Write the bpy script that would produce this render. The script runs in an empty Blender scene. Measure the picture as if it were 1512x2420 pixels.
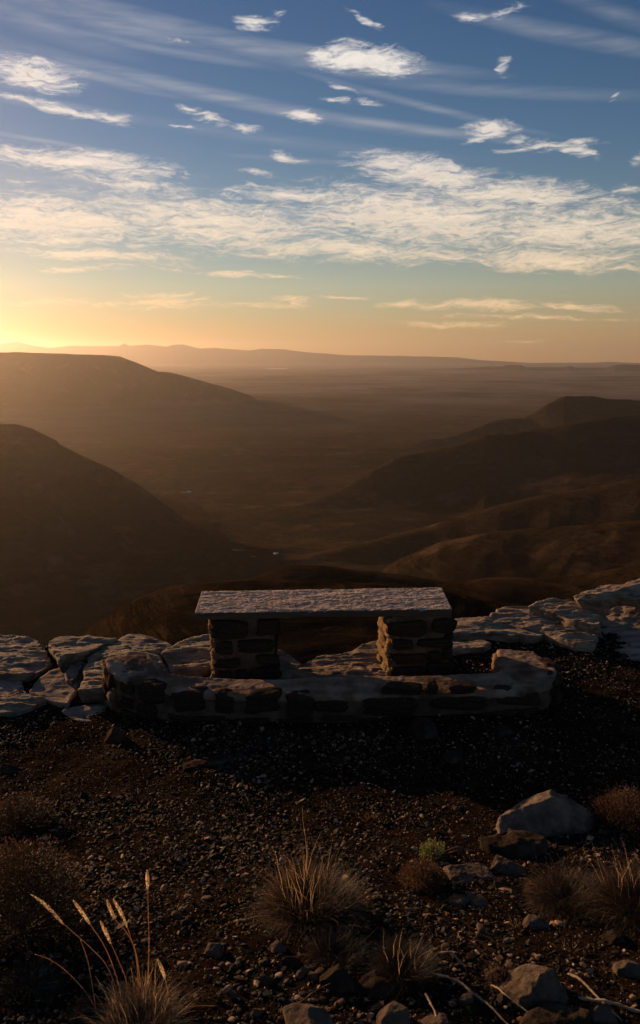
import bpy, bmesh, math, random
import numpy as np
from mathutils import Vector, Matrix, Euler
R = math.radians
random.seed(7); rng = np.random.default_rng(11)
S = bpy.context.scene
COL = S.collection

# ------------------------------------------------------------------ camera
CZ, PITCH, FPX, CX, CY = 2.25, R(11.06), 1900.0, 756.0, 1209.5
cd = bpy.data.cameras.new('camera'); cam = bpy.data.objects.new('camera', cd); COL.objects.link(cam)
cam.location = (0, 0, CZ); cam.rotation_euler = (R(90) - PITCH, 0, 0)
cd.sensor_fit = 'VERTICAL'; cd.sensor_height = 36; cd.lens = 36 * FPX / 2419
cd.clip_start = 0.05; cd.clip_end = 300000
cd.dof.use_dof = True; cd.dof.focus_distance = 5.6; cd.dof.aperture_fstop = 7.0
S.camera = cam
SUN_AZ, SUN_EL = R(-44), R(7.8)       # azimuth from +Y, positive to the right

# ------------------------------------------------------------------ world
W = bpy.data.worlds.new("World"); S.world = W; W.use_nodes = True
WT = W.node_tree; WT.nodes.clear()
def wn(t, **k):
    n = WT.nodes.new(t)
    for a, v in k.items(): setattr(n, a, v)
    return n
def wl(a, b): WT.links.new(a, b)
def wm(op, a, b=None, c=None, clamp=False):
    n = wn('ShaderNodeMath', operation=op, use_clamp=clamp)
    for i, v in enumerate((a, b, c)):
        if v is None: continue
        if isinstance(v, (int, float)): n.inputs[i].default_value = v
        else: wl(v, n.inputs[i])
    return n.outputs[0]
def wsm(v, lo, hi, a=0.0, b=1.0):
    n = wn('ShaderNodeMapRange', interpolation_type='SMOOTHSTEP')
    wl(v, n.inputs[0]); n.inputs[1].default_value = lo; n.inputs[2].default_value = hi
    n.inputs[3].default_value = a; n.inputs[4].default_value = b
    return n.outputs[0]
def wmix(f, a, b, mode='MIX'):
    n = wn('ShaderNodeMix', data_type='RGBA', blend_type=mode)
    for s, v in ((n.inputs[0], f), (n.inputs[6], a), (n.inputs[7], b)):
        if isinstance(v, (int, float)): s.default_value = v
        elif isinstance(v, tuple): s.default_value = (*v, 1)
        else: wl(v, s)
    return n.outputs[2]
def wramp(v, stops):
    n = wn('ShaderNodeValToRGB'); el = n.color_ramp.elements
    while len(el) < len(stops): el.new(0.5)
    for e, (p, c) in zip(el, stops): e.position = p; e.color = (*c, 1)
    wl(v, n.inputs[0]); return n.outputs[0]
sky = wn('ShaderNodeTexSky', sky_type='NISHITA'); sky.sun_disc = False
sky.sun_elevation = SUN_EL; sky.sun_rotation = SUN_AZ
sky.altitude = 1400; sky.air_density = 1.0; sky.dust_density = 0.1; sky.ozone_density = 2.0
tc = wn('ShaderNodeTexCoord'); sx = wn('ShaderNodeSeparateXYZ'); wl(tc.outputs['Generated'], sx.inputs[0])
az = wm('ARCTAN2', sx.outputs[0], sx.outputs[1]); el = wm('ARCSINE', sx.outputs[2])
# atmospheric tint by elevation: dusty orange low down, clean blue above
tint = wramp(wm('DIVIDE', el, R(40), clamp=True), [(p / 40, tuple(c / 2 for c in q)) for p, q in (
    (0, (1.30, .80, .54)), (1.7, (1.58, .97, .66)), (4.6, (1.80, 1.34, 1.0)), (8, (1.35, 1.24, 1.12)), (14, (.86, 1.05, 1.18)), (21, (.60, .90, 1.14)), (40, (.62, .84, 1.05)))])
tint = wmix(1.0, tint, (1.68, 1.68, 1.68), 'MULTIPLY')
skyc = wmix(1.0, sky.outputs[0], tint, 'MULTIPLY')
# clouds in (azimuth, elevation)
uv = wn('ShaderNodeCombineXYZ'); wl(az, uv.inputs[0]); wl(el, uv.inputs[1])
def noise(vec, scale, det, rough=0.55, dist=0.0, lac=2.0):
    n = wn('ShaderNodeTexNoise'); n.noise_dimensions = '3D'
    wl(vec, n.inputs['Vector']); n.inputs['Scale'].default_value = scale
    n.inputs['Detail'].default_value = det; n.inputs['Roughness'].default_value = rough
    n.inputs['Distortion'].default_value = dist; n.inputs['Lacunarity'].default_value = lac
    return n
def mapping(vec, loc=(0, 0, 0), rot=0, scale=(1, 1, 1), kind='POINT'):
    n = wn('ShaderNodeMapping', vector_type=kind); wl(vec, n.inputs[0])
    n.inputs[1].default_value = loc; n.inputs[2].default_value = (0, 0, rot); n.inputs[3].default_value = scale
    return n.outputs[0]
w1 = noise(mapping(uv.outputs[0], scale=(1, 2.2, 1)), 14, 3)
wsub = wn('ShaderNodeVectorMath', operation='SUBTRACT'); wl(w1.outputs['Color'], wsub.inputs[0]); wsub.inputs[1].default_value = (.5, .5, .5)
wscl = wn('ShaderNodeVectorMath', operation='MULTIPLY'); wl(wsub.outputs[0], wscl.inputs[0]); wscl.inputs[1].default_value = (0.05, 0.022, 0)
wadd = wn('ShaderNodeVectorMath', operation='ADD'); wl(uv.outputs[0], wadd.inputs[0]); wl(wscl.outputs[0], wadd.inputs[1])
wuv = wadd.outputs[0]
def px_ae(px, py):
    cx, cy = (px - CX) / FPX, (CY - py) / FPX
    d = Vector((cx, math.cos(PITCH) + cy * math.sin(PITCH), -math.sin(PITCH) + cy * math.cos(PITCH))).normalized()
    return math.atan2(d.x, d.y), math.asin(d.z)
def blobs(vec, lst):
    acc = None
    for (px, py, rx, ry, ang, wt) in lst:
        a, e = px_ae(px, py)
        if vec is wuv and rx < 125: ry *= .72; rx *= .95
        m = mapping(vec, (a, e, 0), R(-ang), (rx / FPX, ry / FPX, 1), 'TEXTURE')
        g = wn('ShaderNodeTexGradient', gradient_type='SPHERICAL'); wl(m, g.inputs[0])
        v = wm('MULTIPLY', g.outputs['Fac'], wt)
        acc = v if acc is None else wm('MAXIMUM', acc, v)
    return acc
puffs = blobs(wuv, [  # px, py, radius x, radius y, clockwise tilt, weight
    (600, 47, 60, 26, 0, 1), (655, 28, 30, 12, 0, .8), (860, 143, 165, 38, 6, 1.25), (760, 131, 60, 25, 0, 1), (905, 152, 90, 26, 3, 1.3),
    (70, 172, 130, 42, 7, 1.2), (20, 150, 90, 20, 3, 1), (60, 238, 110, 16, 3, .95), (265, 274, 70, 22, 8, 1.2), (180, 262, 150, 16, 9, .95),
    (430, 262, 50, 16, 8, .9), (500, 280, 90, 22, 12, .85), (580, 300, 60, 14, 5, .8), (435, 296, 60, 9, 7, .7), (712, 277, 75, 22, 10, 1.05),
    (880, 245, 60, 14, 4, .9), (810, 207, 50, 14, 25, .8), (790, 240, 60, 16, 8, .65), (850, 45, 60, 14, 30, .75), (885, 62, 30, 10, 10, .8),
    (1110, 40, 60, 18, 5, .7), (1195, 30, 80, 20, -10, .6), (1190, 150, 40, 20, 60, .6), (1165, 302, 90, 26, 2, 1.05), (1140, 328, 60, 10, -8, 1), (1180, 310, 50, 14, -5, 1),
    (1225, 325, 40, 14, -10, .85), (1300, 345, 110, 30, 8, .9), (1350, 362, 70, 22, 20, 1), (1220, 355, 70, 12, 2, .8), (1380, 345, 80, 14, 4, .8), (1512, 372, 30, 22, -30, .9),
    (690, 374, 60, 20, 12, .95), (600, 410, 75, 14, 3, .8), (1452, 225, 22, 14, -40, .6), (420, 100, 50, 12, 5, .55), (570, 455, 70, 8, 8, .7),
    (200, 385, 290, 36, 3, 1.15), (300, 435, 200, 16, 2, .9), (40, 425, 70, 8, 0, .8), (1500, 448, 60, 22, 0, .9),
    (1010, 412, 230, 52, 10, 1.3), (1200, 455, 330, 46, 6, 1.15), (900, 395, 80, 12, 0, .8),
    (120, 520, 420, 75, 2, 1.05), (520, 530, 520, 88, 4, 1.0), (700, 460, 190, 26, 3, 1), (1000, 515, 520, 95, 4, 1.1), (1350, 545, 420, 95, 6, 1.0),
    (800, 590, 560, 40, 3, .95), (230, 600, 300, 22, 3, .95), (200, 633, 140, 16, 0, .8), (1300, 615, 380, 40, 5, .95),
    (560, 645, 120, 18, 2, .95), (670, 648, 90, 12, 3, .8), (420, 635, 120, 8, 2, .6),
    (385, 712, 150, 36, 2, 1.05), (430, 692, 60, 10, -4, .9), (150, 714, 220, 12, 0, .75), (620, 720, 160, 13, 0, .8), (680, 708, 80, 14, 2, .8),
    (800, 703, 100, 7, 2, .95), (935, 718, 90, 16, -5, .95), (1120, 720, 250, 20, 3, .9), (1380, 722, 160, 16, 3, .75), (1080, 768, 220, 14, 1, .72),
    (1250, 752, 330, 8, 2, .65), (980, 772, 60, 9, 0, .7), (1240, 803, 130, 5, 0, .55), (840, 745, 90, 6, 3, .55)])
n1 = noise(mapping(wuv, rot=R(-6), scale=(1, 6.0, 1)), 22, 10, 0.66, 0.8)
n2 = noise(mapping(wuv, rot=R(14), scale=(1, 3.6, 1)), 85, 9, 0.70, 0.6)
nn = wm('ADD', wm('MULTIPLY', n1.outputs['Fac'], 0.56), wm('MULTIPLY', n2.outputs['Fac'], 0.44))
raw = wm('ADD', puffs, wm('MULTIPLY', wm('SUBTRACT', nn, 0.5), 3.4))
dens_p = wm('MULTIPLY', wsm(raw, 0.10, 1.25), wsm(puffs, 0.0, 0.35))
streaks = blobs(uv.outputs[0], [
    (520, 95, 640, 26, 9, .75), (820, 140, 380, 20, 7, .8), (250, 50, 420, 30, 9, .6), (360, 112, 330, 12, 6, .6), (200, 172, 240, 14, 9, .8),
    (520, 228, 560, 18, 9, .75), (950, 300, 360, 13, 8, .75), (980, 245, 380, 10, 14, .5), (1350, 85, 330, 22, 14, .55), (1200, 215, 420, 16, 6, .42),
    (60, 236, 320, 14, 5, .6), (100, 332, 260, 7, 5, .55), (650, 330, 500, 16, 6, .28), (200, 460, 400, 26, 2, .6), (110, 60, 220, 30, 12, .45), (20, 145, 200, 40, 6, .5),
    (60, 205, 120, 16, 0, .4), (150, 420, 330, 50, 3, .5), (700, 378, 180, 8, 3, .4), (150, 600, 330, 40, 3, .4), (1450, 30, 200, 20, 22, .35)])
n3 = noise(mapping(uv.outputs[0], rot=R(8), scale=(1, 9, 1)), 12, 6, 0.6, 0.2)
dens_s = wm('MULTIPLY', streaks, wsm(n3.outputs['Fac'], 0.25, 0.75, 0.25, 1.0))
# thin generic cirrus elsewhere in the dome, outside the part the photograph shows
n4 = noise(mapping(uv.outputs[0], rot=R(6), scale=(1, 4, 1)), 5, 8, 0.6, 0.3)
dens_g = wm('MULTIPLY', wm('MULTIPLY', wsm(n4.outputs['Fac'], 0.52, 0.75), wsm(wm('ABSOLUTE', az), R(23), R(32))), wsm(el, R(6), R(14), 0, 0.6))
dens = wm('ADD', dens_p, wm('MULTIPLY', dens_s, 0.42), clamp=True)
dens = wm('MAXIMUM', dens, dens_g)
shade = noise(mapping(wuv, loc=(3, 1, 0), rot=R(-6), scale=(1, 3.2, 1)), 17, 5, 0.6)
thick = wm('MULTIPLY', wsm(raw, 0.8, 1.5), wsm(shade.outputs['Fac'], 0.38, 0.66))
ccol = wramp(wm('DIVIDE', el, R(24), clamp=True), [(p, tuple(c / 16 for c in q)) for p, q in (
    (0.0, (14.0, 8.8, 4.6)), (0.14, (13.5, 9.2, 5.2)), (0.30, (12.6, 10.2, 7.6)), (0.5, (11.8, 10.4, 9.0)), (1.0, (11.5, 11.2, 11.0)))])
ccol = wmix(1.0, ccol, (15, 15, 15), 'MULTIPLY')
ccol = wmix(wm('MULTIPLY', thick, 0.75), ccol, (4.8, 4.2, 3.7))
fin = wmix(dens, skyc, ccol)
bg = wn('ShaderNodeBackground'); wl(fin, bg.inputs[0]); bg.inputs[1].default_value = 0.05
wo = wn('ShaderNodeOutputWorld'); wl(bg.outputs[0], wo.inputs[0])

# ------------------------------------------------------------------ sun, exposure
sl = bpy.data.lights.new('sun', 'SUN'); sl.energy = 5.0; sl.angle = R(0.53); sl.color = (1.0, 0.60, 0.30)
sun = bpy.data.objects.new('sun', sl); COL.objects.link(sun)
SD = Vector((math.sin(SUN_AZ) * math.cos(SUN_EL), math.cos(SUN_AZ) * math.cos(SUN_EL), math.sin(SUN_EL)))
sun.rotation_euler = SD.to_track_quat('Z', 'Y').to_euler()
S.view_settings.view_transform = 'Standard'; S.view_settings.look = 'None'
S.view_settings.exposure = 0.70; S.view_settings.gamma = 1.0; S.view_settings.use_curve_mapping = False
S.render.engine = 'CYCLES'; S.cycles.use_denoising = True
S.cycles.max_bounces = 6; S.cycles.volume_bounces = 0; S.cycles.transparent_max_bounces = 6

# ------------------------------------------------------------------ helpers
def ray(px, py):
    cx, cy = (px - CX) / FPX, (CY - py) / FPX
    return Vector((cx, math.cos(PITCH) + cy * math.sin(PITCH), -math.sin(PITCH) + cy * math.cos(PITCH)))
def on(px, py, z):            # where the sight line meets the level z
    d = ray(px, py); t = (z - CZ) / d.z; return Vector((d.x * t, d.y * t, z))
def at(px, py, Y):            # where the sight line meets the distance Y
    d = ray(px, py); t = Y / d.y; return Vector((d.x * t, Y, CZ + d.z * t))
def _hash(ix, iy, iz, seed):
    h = (ix.astype(np.uint32) * np.uint32(374761393) + iy.astype(np.uint32) * np.uint32(668265263)
         + iz.astype(np.uint32) * np.uint32(2147483647) + np.uint32((seed * 974634777) & 0xffffffff))
    h = (h ^ (h >> np.uint32(13))) * np.uint32(1274126177)
    h = (h ^ (h >> np.uint32(16))) * np.uint32(2246822519)
    return ((h ^ (h >> np.uint32(15))) & np.uint32(0xffffff)).astype(np.float32) / 8388607.5 - 1.0
def vnoise(p, seed=0):        # value noise, p (n,3)
    f = np.floor(p); t = (p - f).astype(np.float32); t = t * t * (3 - 2 * t); i = f.astype(np.int64)
    r = 0
    for dx in (0, 1):
        wx = t[:, 0] if dx else 1 - t[:, 0]
        for dy in (0, 1):
            wy = t[:, 1] if dy else 1 - t[:, 1]
            for dz in (0, 1):
                wz = t[:, 2] if dz else 1 - t[:, 2]
                r = r + wx * wy * wz * _hash(i[:, 0] + dx, i[:, 1] + dy, i[:, 2] + dz, seed)
    return r
def fbm(p, scale=1.0, octs=4, gain=0.5, seed=0):
    if not isinstance(scale, (int, float)): p = p * np.array(scale); scale = 1
    s, a, o = 0, 1.0, 0
    q = p * scale
    for k in range(octs):
        s = s + a * vnoise(q + 17.3 * k, seed + k); o += a; a *= gain; q = q * 2.03
    return s / o
def fbm2(x, y, scale, octs=4, gain=.5, seed=0):
    sh = x.shape
    p = np.stack([x.ravel(), y.ravel(), np.zeros(x.size)], 1)
    return fbm(p, scale, octs, gain, seed).reshape(sh)
def mesh_np(name, V, F, smooth=True):
    V = np.asarray(V, np.float32); F = np.asarray(F, np.int32)
    m = bpy.data.meshes.new(name); n = F.shape[1]
    m.vertices.add(len(V)); m.vertices.foreach_set('co', V.ravel())
    m.loops.add(F.size); m.loops.foreach_set('vertex_index', F.ravel())
    m.polygons.add(len(F)); m.polygons.foreach_set('loop_start', np.arange(0, F.size, n, dtype=np.int32))
    m.polygons.foreach_set('use_smooth', np.full(len(F), smooth)); m.update(calc_edges=True); m.validate()
    return m
def link(name, mesh, mat, parent=None, loc=(0, 0, 0), rot=(0, 0, 0), scale=(1, 1, 1)):
    o = bpy.data.objects.new(name, mesh); COL.objects.link(o)
    if mat and mesh and not mesh.materials: mesh.materials.append(mat)
    o.location = loc; o.rotation_euler = rot; o.scale = scale
    if parent: o.parent = parent
    return o
def tag(o, label=None, cat=None, group=None, kind=None):
    if label: o['label'] = label
    if cat: o['category'] = cat
    if group: o['group'] = group
    if kind: o['kind'] = kind
    return o
def empty(name, loc, label, cat, group=None):
    o = bpy.data.objects.new(name, None); COL.objects.link(o); o.location = loc; o.empty_display_size = .1
    return tag(o, label, cat, group)

# ------------------------------------------------------------------ materials
def material(name, c1, c2, scale=8, c3=None, scale3=2, lo=.36, hi=.64, rough=.9, bumps=(), stretch=(1, 1, 1), spec=.0, rot=0):
    m = bpy.data.materials.new(name); m.use_nodes = True; t = m.node_tree; b = t.nodes['Principled BSDF']
    b.inputs['Roughness'].default_value = rough; b.inputs['Specular IOR Level'].default_value = spec
    N = t.nodes.new; L = t.links.new
    tcn = N('ShaderNodeTexCoord'); mp = N('ShaderNodeMapping'); L(tcn.outputs['Object'], mp.inputs[0]); mp.inputs[3].default_value = stretch; mp.inputs[2].default_value = (0, 0, rot)
    def ns(sc, det=5, r=.6):
        n = N('ShaderNodeTexNoise'); L(mp.outputs[0], n.inputs['Vector']); n.inputs['Scale'].default_value = sc
        n.inputs['Detail'].default_value = det; n.inputs['Roughness'].default_value = r; return n.outputs['Fac']
    def ramp(f, a, bb, p0, p1):
        n = N('ShaderNodeValToRGB'); n.color_ramp.elements[0].position = p0; n.color_ramp.elements[1].position = p1
        n.color_ramp.elements[0].color = (*a, 1); n.color_ramp.elements[1].color = (*bb, 1); L(f, n.inputs[0]); return n.outputs[0]
    col = ramp(ns(scale), c1, c2, lo, hi)
    if c3:
        mx = N('ShaderNodeMix'); mx.data_type = 'RGBA'; L(ramp(ns(scale3, 6, .65), (0, 0, 0), (1, 1, 1), .52, .66), mx.inputs[0])
        L(col, mx.inputs[6]); mx.inputs[7].default_value = (*c3, 1); col = mx.outputs[2]
    L(col, b.inputs['Base Color'])
    prev = None
    for sc, st, dist in bumps:
        bn = N('ShaderNodeBump'); bn.inputs['Strength'].default_value = st; bn.inputs['Distance'].default_value = dist
        L(ns(sc, 6, .65), bn.inputs['Height'])
        if prev: L(prev, bn.inputs['Normal'])
        prev = bn.outputs[0]
    if prev: L(prev, b.inputs['Normal'])
    return m
M_rock = material('sandstone', (.21, .145, .10), (.50, .365, .255), 6, (.12, .09, .068), 4, bumps=((9, 1., .05), (34, 1., .022), (110, .9, .006)), stretch=(1, 3.4, 3), spec=.2)
M_pale = material('pale_sandstone', (.24, .18, .14), (.45, .35, .285), 5, (.13, .095, .07), 3.5, bumps=((10, .9, .03), (40, .9, .012), (120, .8, .005)), stretch=(1, 2.2, 1))
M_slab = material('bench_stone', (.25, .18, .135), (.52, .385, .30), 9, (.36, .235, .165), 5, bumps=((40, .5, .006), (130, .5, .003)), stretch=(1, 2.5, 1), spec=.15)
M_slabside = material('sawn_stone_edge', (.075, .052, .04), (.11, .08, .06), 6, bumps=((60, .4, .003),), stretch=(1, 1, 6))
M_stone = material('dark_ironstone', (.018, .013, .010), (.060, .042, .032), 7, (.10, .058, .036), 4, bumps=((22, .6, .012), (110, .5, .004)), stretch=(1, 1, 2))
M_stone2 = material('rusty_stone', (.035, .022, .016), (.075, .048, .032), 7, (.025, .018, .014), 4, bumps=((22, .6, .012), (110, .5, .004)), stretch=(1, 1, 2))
M_sunlit_ochre = material('sunlit_ochre_stone', (.26, .17, .095), (.45, .30, .17), 7, (.12, .075, .045), 5, bumps=((22, .9, .02), (90, .8, .006)), stretch=(1, 1, 2))  # sunlight put into the colour: paler ochre for sun-facing stones
M_mortar = material('mortar', (.09, .056, .038), (.17, .11, .078), 7, (.05, .032, .022), 3, bumps=((25, .8, .02), (120, .8, .006)))
M_cap = material('mortar_capping', (.13, .082, .054), (.30, .21, .15), 7, (.08, .05, .034), 2.3, bumps=((16, .7, .016), (120, .8, .004)))
M_ground = material('gravel_soil', (.010, .006, .0036), (.020, .012, .0075), 30, (.034, .021, .013), 3, bumps=((60, .8, .02), (200, .8, .008)))
M_dirt = M_ground
M_bould0 = material('pale_boulder', (.09, .066, .05), (.25, .185, .145), 9, (.08, .065, .056), 6, bumps=((24, .8, .025), (120, .8, .007)))
M_bould = material('grey_boulder', (.06, .043, .032), (.15, .108, .08), 9, (.06, .048, .042), 6, bumps=((24, .8, .025), (120, .8, .007)))
M_brock = material('brown_boulder', (.022, .016, .012), (.055, .038, .028), 9, (.09, .065, .05), 6, bumps=((24, .8, .025), (120, .8, .007)))
PEB = [material('pebble_dark', (.012, .0075, .005), (.032, .0205, .0135), 40, bumps=((120, .4, .003),), rough=.85, spec=.10),
       material('pebble_brown', (.046, .027, .016), (.12, .072, .043), 40, bumps=((120, .4, .003),), rough=.85, spec=.10),
       material('pebble_pale', (.19, .12, .075), (.38, .255, .165), 40, bumps=((120, .4, .003),), rough=.65)]
def leafmat(name, col, tcol, tr=.5):
    m = bpy.data.materials.new(name); m.use_nodes = True; t = m.node_tree; b = t.nodes['Principled BSDF']
    N = t.nodes.new; L = t.links.new
    oi = N('ShaderNodeTexCoord'); n = N('ShaderNodeTexNoise'); n.inputs['Scale'].default_value = 25; L(oi.outputs['Object'], n.inputs['Vector'])
    r = N('ShaderNodeValToRGB'); r.color_ramp.elements[0].position = .35; r.color_ramp.elements[1].position = .65
    r.color_ramp.elements[0].color = (*[c * .6 for c in col], 1); r.color_ramp.elements[1].color = (*[c * 1.3 for c in col], 1)
    L(n.outputs['Fac'], r.inputs[0]); L(r.outputs[0], b.inputs['Base Color'])
    b.inputs['Roughness'].default_value = .7; b.inputs['Specular IOR Level'].default_value = .3
    tl = N('ShaderNodeBsdfTranslucent'); tl.inputs[0].default_value = (*tcol, 1); mx = N('ShaderNodeMixShader'); mx.inputs[0].default_value = tr
    L(b.outputs[0], mx.inputs[1]); L(tl.outputs[0], mx.inputs[2]); L(mx.outputs[0], t.nodes['Material Output'].inputs[0])
    return m
M_straw = leafmat('dry_straw', (.44, .29, .16), (.66, .43, .23), .55)
M_straw2 = leafmat('brown_grass', (.17, .105, .058), (.26, .15, .075), .35)
M_thatch = leafmat('dead_thatch', (.03, .020, .012), (.05, .03, .015), .15)
M_seed = leafmat('seed_head_husk', (.65, .50, .32), (.85, .65, .40), .55)
M_leafd = leafmat('dark_scrub_leaf', (.022, .017, .010), (.04, .024, .010), .25)
M_leafg = leafmat('green_scrub_leaf', (.06, .075, .02), (.16, .19, .04), .45)
M_leafr = leafmat('russet_scrub_leaf', (.045, .024, .012), (.10, .045, .018), .3)
M_twig = material('dry_twig', (.12, .085, .058), (.30, .22, .155), 20, rough=.8, bumps=((90, .4, .003),))

# ------------------------------------------------------------------ ground height
EX = np.array([-9, -3, -1.5, -.9, -.35, -.05, .25, .6, 1.0, 1.6, 3, 9.]); EY = np.array([6.3, 6.2, 6.15, 5.9, 5.5, 5.45, 5.5, 5.75, 6.2, 6.7, 7.2, 8.5])
def gz_np(x, y):
    t = np.clip((4.3 - y) / 2.8, 0, 1); z = .42 * (t * t * (3 - 2 * t)) * (.75 + .25 * t)
    z = z - .07 * np.clip((-x - .6) / .9, 0, 1) * np.clip((y - 3.0) / 1.5, 0, 1)
    z = z + .05 * np.clip((x - 1.5) / 1.5, 0, 1) * np.clip((y - 5) / 1.5, 0, 1)
    z = z + .03 * fbm2(x, y, 1.1, 3, .5, 5) + .014 * fbm2(x, y, 4.5, 3, .5, 9)
    e = np.interp(x, EX, EY) + .12 * fbm2(x, y * 0, 2.5, 2, .5, 21)
    z = z - 1.1 * np.clip(y - e, 0, 2.5) ** 1.2
    return z
def gz(x, y): return float(gz_np(np.array([float(x)]), np.array([float(y)]))[0])
def ground(px, py):
    d = ray(px, py); lo, hi = 1.0, 9.0
    for _ in range(30):
        m = (lo + hi) / 2
        z = CZ + d.z * m / d.y
        if z > gz(d.x * m / d.y, m): lo = m
        else: hi = m
    return Vector((d.x * lo / d.y, lo, gz(d.x * lo / d.y, lo)))

# ------------------------------------------------------------------ far terrain (valley, mesas, ridges)
def crest_np(a, pts, Rr):
    ae = [px_ae(*p) for p in pts]
    aa = np.array([q[0] for q in ae]); zz = np.array([CZ + Rr * math.tan(q[1]) for q in ae])
    return aa, zz
def terrain():
    fine = np.arange(-30, 30.01, .085)
    A = np.radians(np.concatenate([np.arange(-180, -30, 2.5), fine, np.arange(32.5, 180.1, 2.5)]))
    Rr = np.concatenate([np.geomspace(7.0, 150, 90), np.arange(151.5, 360, 1.5), np.geomspace(362, 1200, 110), np.geomspace(1220, 15000, 330), np.geomspace(15400, 52000, 90)])
    a, r = np.meshgrid(A, Rr, indexing='ij'); x = r * np.sin(a); y = r * np.cos(a)
    base = np.interp(r, [7, 12, 30, 80, 160, 400, 800, 1400, 2000, 3200, 5000, 60000], [-1.6, -8, -24, -50, -92, -215, -345, -478, -520, -520, -506, -500])
    lr = np.log(np.maximum(r, 10))
    h = base + 10 * fbm2(x, y, 1 / 700., 4, .5, 3) * np.clip((r - 600) / 2500, .0, 1) * np.clip(18000 / r, 0, 1) + 3 * fbm2(x, y, 1 / 120., 3, .5, 4) * np.clip((r - 100) / 800, 0, 1) * np.clip(6000 / r, 0, 1)
    # low dune-like swells running off the right-hand hills into the valley
    sw = np.abs(fbm2(x * .35 + y * .1, y, 1 / 420., 3, .5, 31)); h = h + 26 * (.25 - np.minimum(sw, .25)) * 2 * np.clip((r - 1300) / 900, 0, 1) * np.clip((8500 - r) / 3000, 0, 1) * np.clip((a + .26) / .15, 0, 1)
    sw2 = np.abs(fbm2(x * .5 - y * .15, y, 1 / 170., 3, .5, 37)); h = h + 8 * (.25 - np.minimum(sw2, .25)) * 2 * np.clip((r - 1300) / 600, 0, 1) * np.clip((4500 - r) / 1500, 0, 1)
    def ridge(h, pts, R0, sf, sb, wd0, gull=0., gs=300., Rfun=None, k=8., seed=0, bench=0., topn=0., blur=0., conc=0.):
        aa, zz = crest_np(a, pts, R0)
        if blur:
            ga = np.linspace(aa[0] - .2, aa[-1] + .2, 900); gv = np.interp(ga, aa, zz); st = ga[1] - ga[0]
            kk = np.exp(-.5 * (np.arange(-60, 61) * st / R(blur)) ** 2); kk /= kk.sum()
            zz = np.convolve(np.pad(gv, 60, 'edge'), kk, 'valid'); aa = ga
        Ra = np.full_like(a, R0, dtype=float)
        if Rfun is not None:
            Ra = R0 * np.interp(a, [px_ae(p, 1200)[0] for p in Rfun[0]], Rfun[1])
        zc = CZ + (np.interp(a, aa, zz) - CZ) * Ra / R0
        if topn: zc = zc + topn * fbm2(a * 40, a * 0, 1.5, 4, .6, seed + 9)
        d = r - Ra; wd = wd0 if not isinstance(wd0, tuple) else np.where(d < 0, wd0[0], wd0[1])
        s = np.where(d < 0, sf, sb)
        fall = s * (np.sqrt(d * d + wd * wd) - wd)
        if gull:
            g = np.abs(fbm2(x, y, 1 / gs, 4, .5, seed)); hh = np.clip(fall / 60., 0, 1) * np.clip((260 - fall) / 120, .2, 1)
            fall = fall + gull * (.35 - np.minimum(g, .35)) * 2.2 * hh
        if bench:
            q = fall + 6 * fbm2(x, y, 1 / 250., 3, .5, seed + 3); st = bench
            fall = fall + .30 * st * np.sin(q / st * 2 * math.pi) * np.clip(fall / 10, 0, 1)
        if conc: fall = conc * (1 - np.exp(-np.maximum(fall, 0) / conc))
        hr = zc - fall
        m = np.maximum(h, hr); return m + k * np.exp(-np.abs(h - hr) / k) * .35
    # pixel crest lines (1512 px wide frame), distance in metres
    h = ridge(h, [(-500, 790), (-60, 808), (0, 812), (40, 807), (80, 817), (115, 822), (170, 817), (280, 818), (295, 811), (305, 817), (345, 814), (395, 819), (410, 814), (435, 814), (470, 823),
                  (510, 822), (550, 825), (590, 828), (620, 824), (670, 825), (720, 832), (770, 835), (820, 839), (960, 841), (1080, 844), (1130, 850), (1250, 857), (1400, 857), (1440, 855), (1512, 858), (1700, 858), (1900, 858)],
              46000, .3, .02, 200, 0, 3000, k=3, topn=14)
    h = ridge(h, [(900, 874), (1000, 873), (1090, 870), (1150, 866), (1185, 866), (1195, 862), (1232, 862), (1240, 867), (1330, 868), (1348, 864), (1362, 869), (1430, 869), (1455, 862), (1475, 861), (1512, 862), (1700, 863)],
              27000, .12, .12, 100, 0, 900, k=3, topn=2)
    h = ridge(h, [(-400, 830), (0, 833), (40, 832), (240, 839), (283, 842), (296, 847), (310, 852), (350, 868), (372, 878), (400, 880), (440, 889), (490, 904), (540, 917), (590, 934), (650, 975), (710, 1060)],
              9000, 1.3, .5, 60, 30, 900, k=22, seed=41, conc=560)
    h = ridge(h, [(-1000, 800), (-500, 890), (-200, 965), (0, 1003), (45, 1004), (80, 1015), (100, 1026), (135, 1042), (137, 1048), (160, 1060), (200, 1080), (270, 1112), (330, 1150), (400, 1200), (480, 1265), (560, 1340), (640, 1440)],  # left points rise beyond the view, shaped so this hill shades the valley
              2600, .55, .5, 60, 22, 380, Rfun=([-500, 0, 350, 640], [1, 1, .95, .80]), conc=420, k=20, seed=51)
    h = ridge(h, [(-500, 1400), (-100, 1385), (150, 1355), (330, 1318), (440, 1298), (520, 1308), (560, 1340), (612, 1376), (700, 1470)],
              1500, .38, .4, 60, 30, 260, Rfun=([-500, 700], [.85, 1]), k=14, seed=61, blur=.5)
    h = ridge(h, [(430, 1210), (560, 1180), (700, 1140), (830, 1100), (900, 1075), (940, 1060), (1000, 1040), (1060, 1032), (1100, 1020), (1140, 1002), (1170, 993), (1235, 987), (1262, 975), (1290, 957), (1310, 947), (1335, 936), (1400, 936), (1440, 943), (1512, 946), (1800, 950)],
              5200, .50, .5, 60, 26, 500, Rfun=([560, 900, 1335, 1800], [.75, .85, 1, 1.1]), conc=330, k=12, seed=71)
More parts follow.
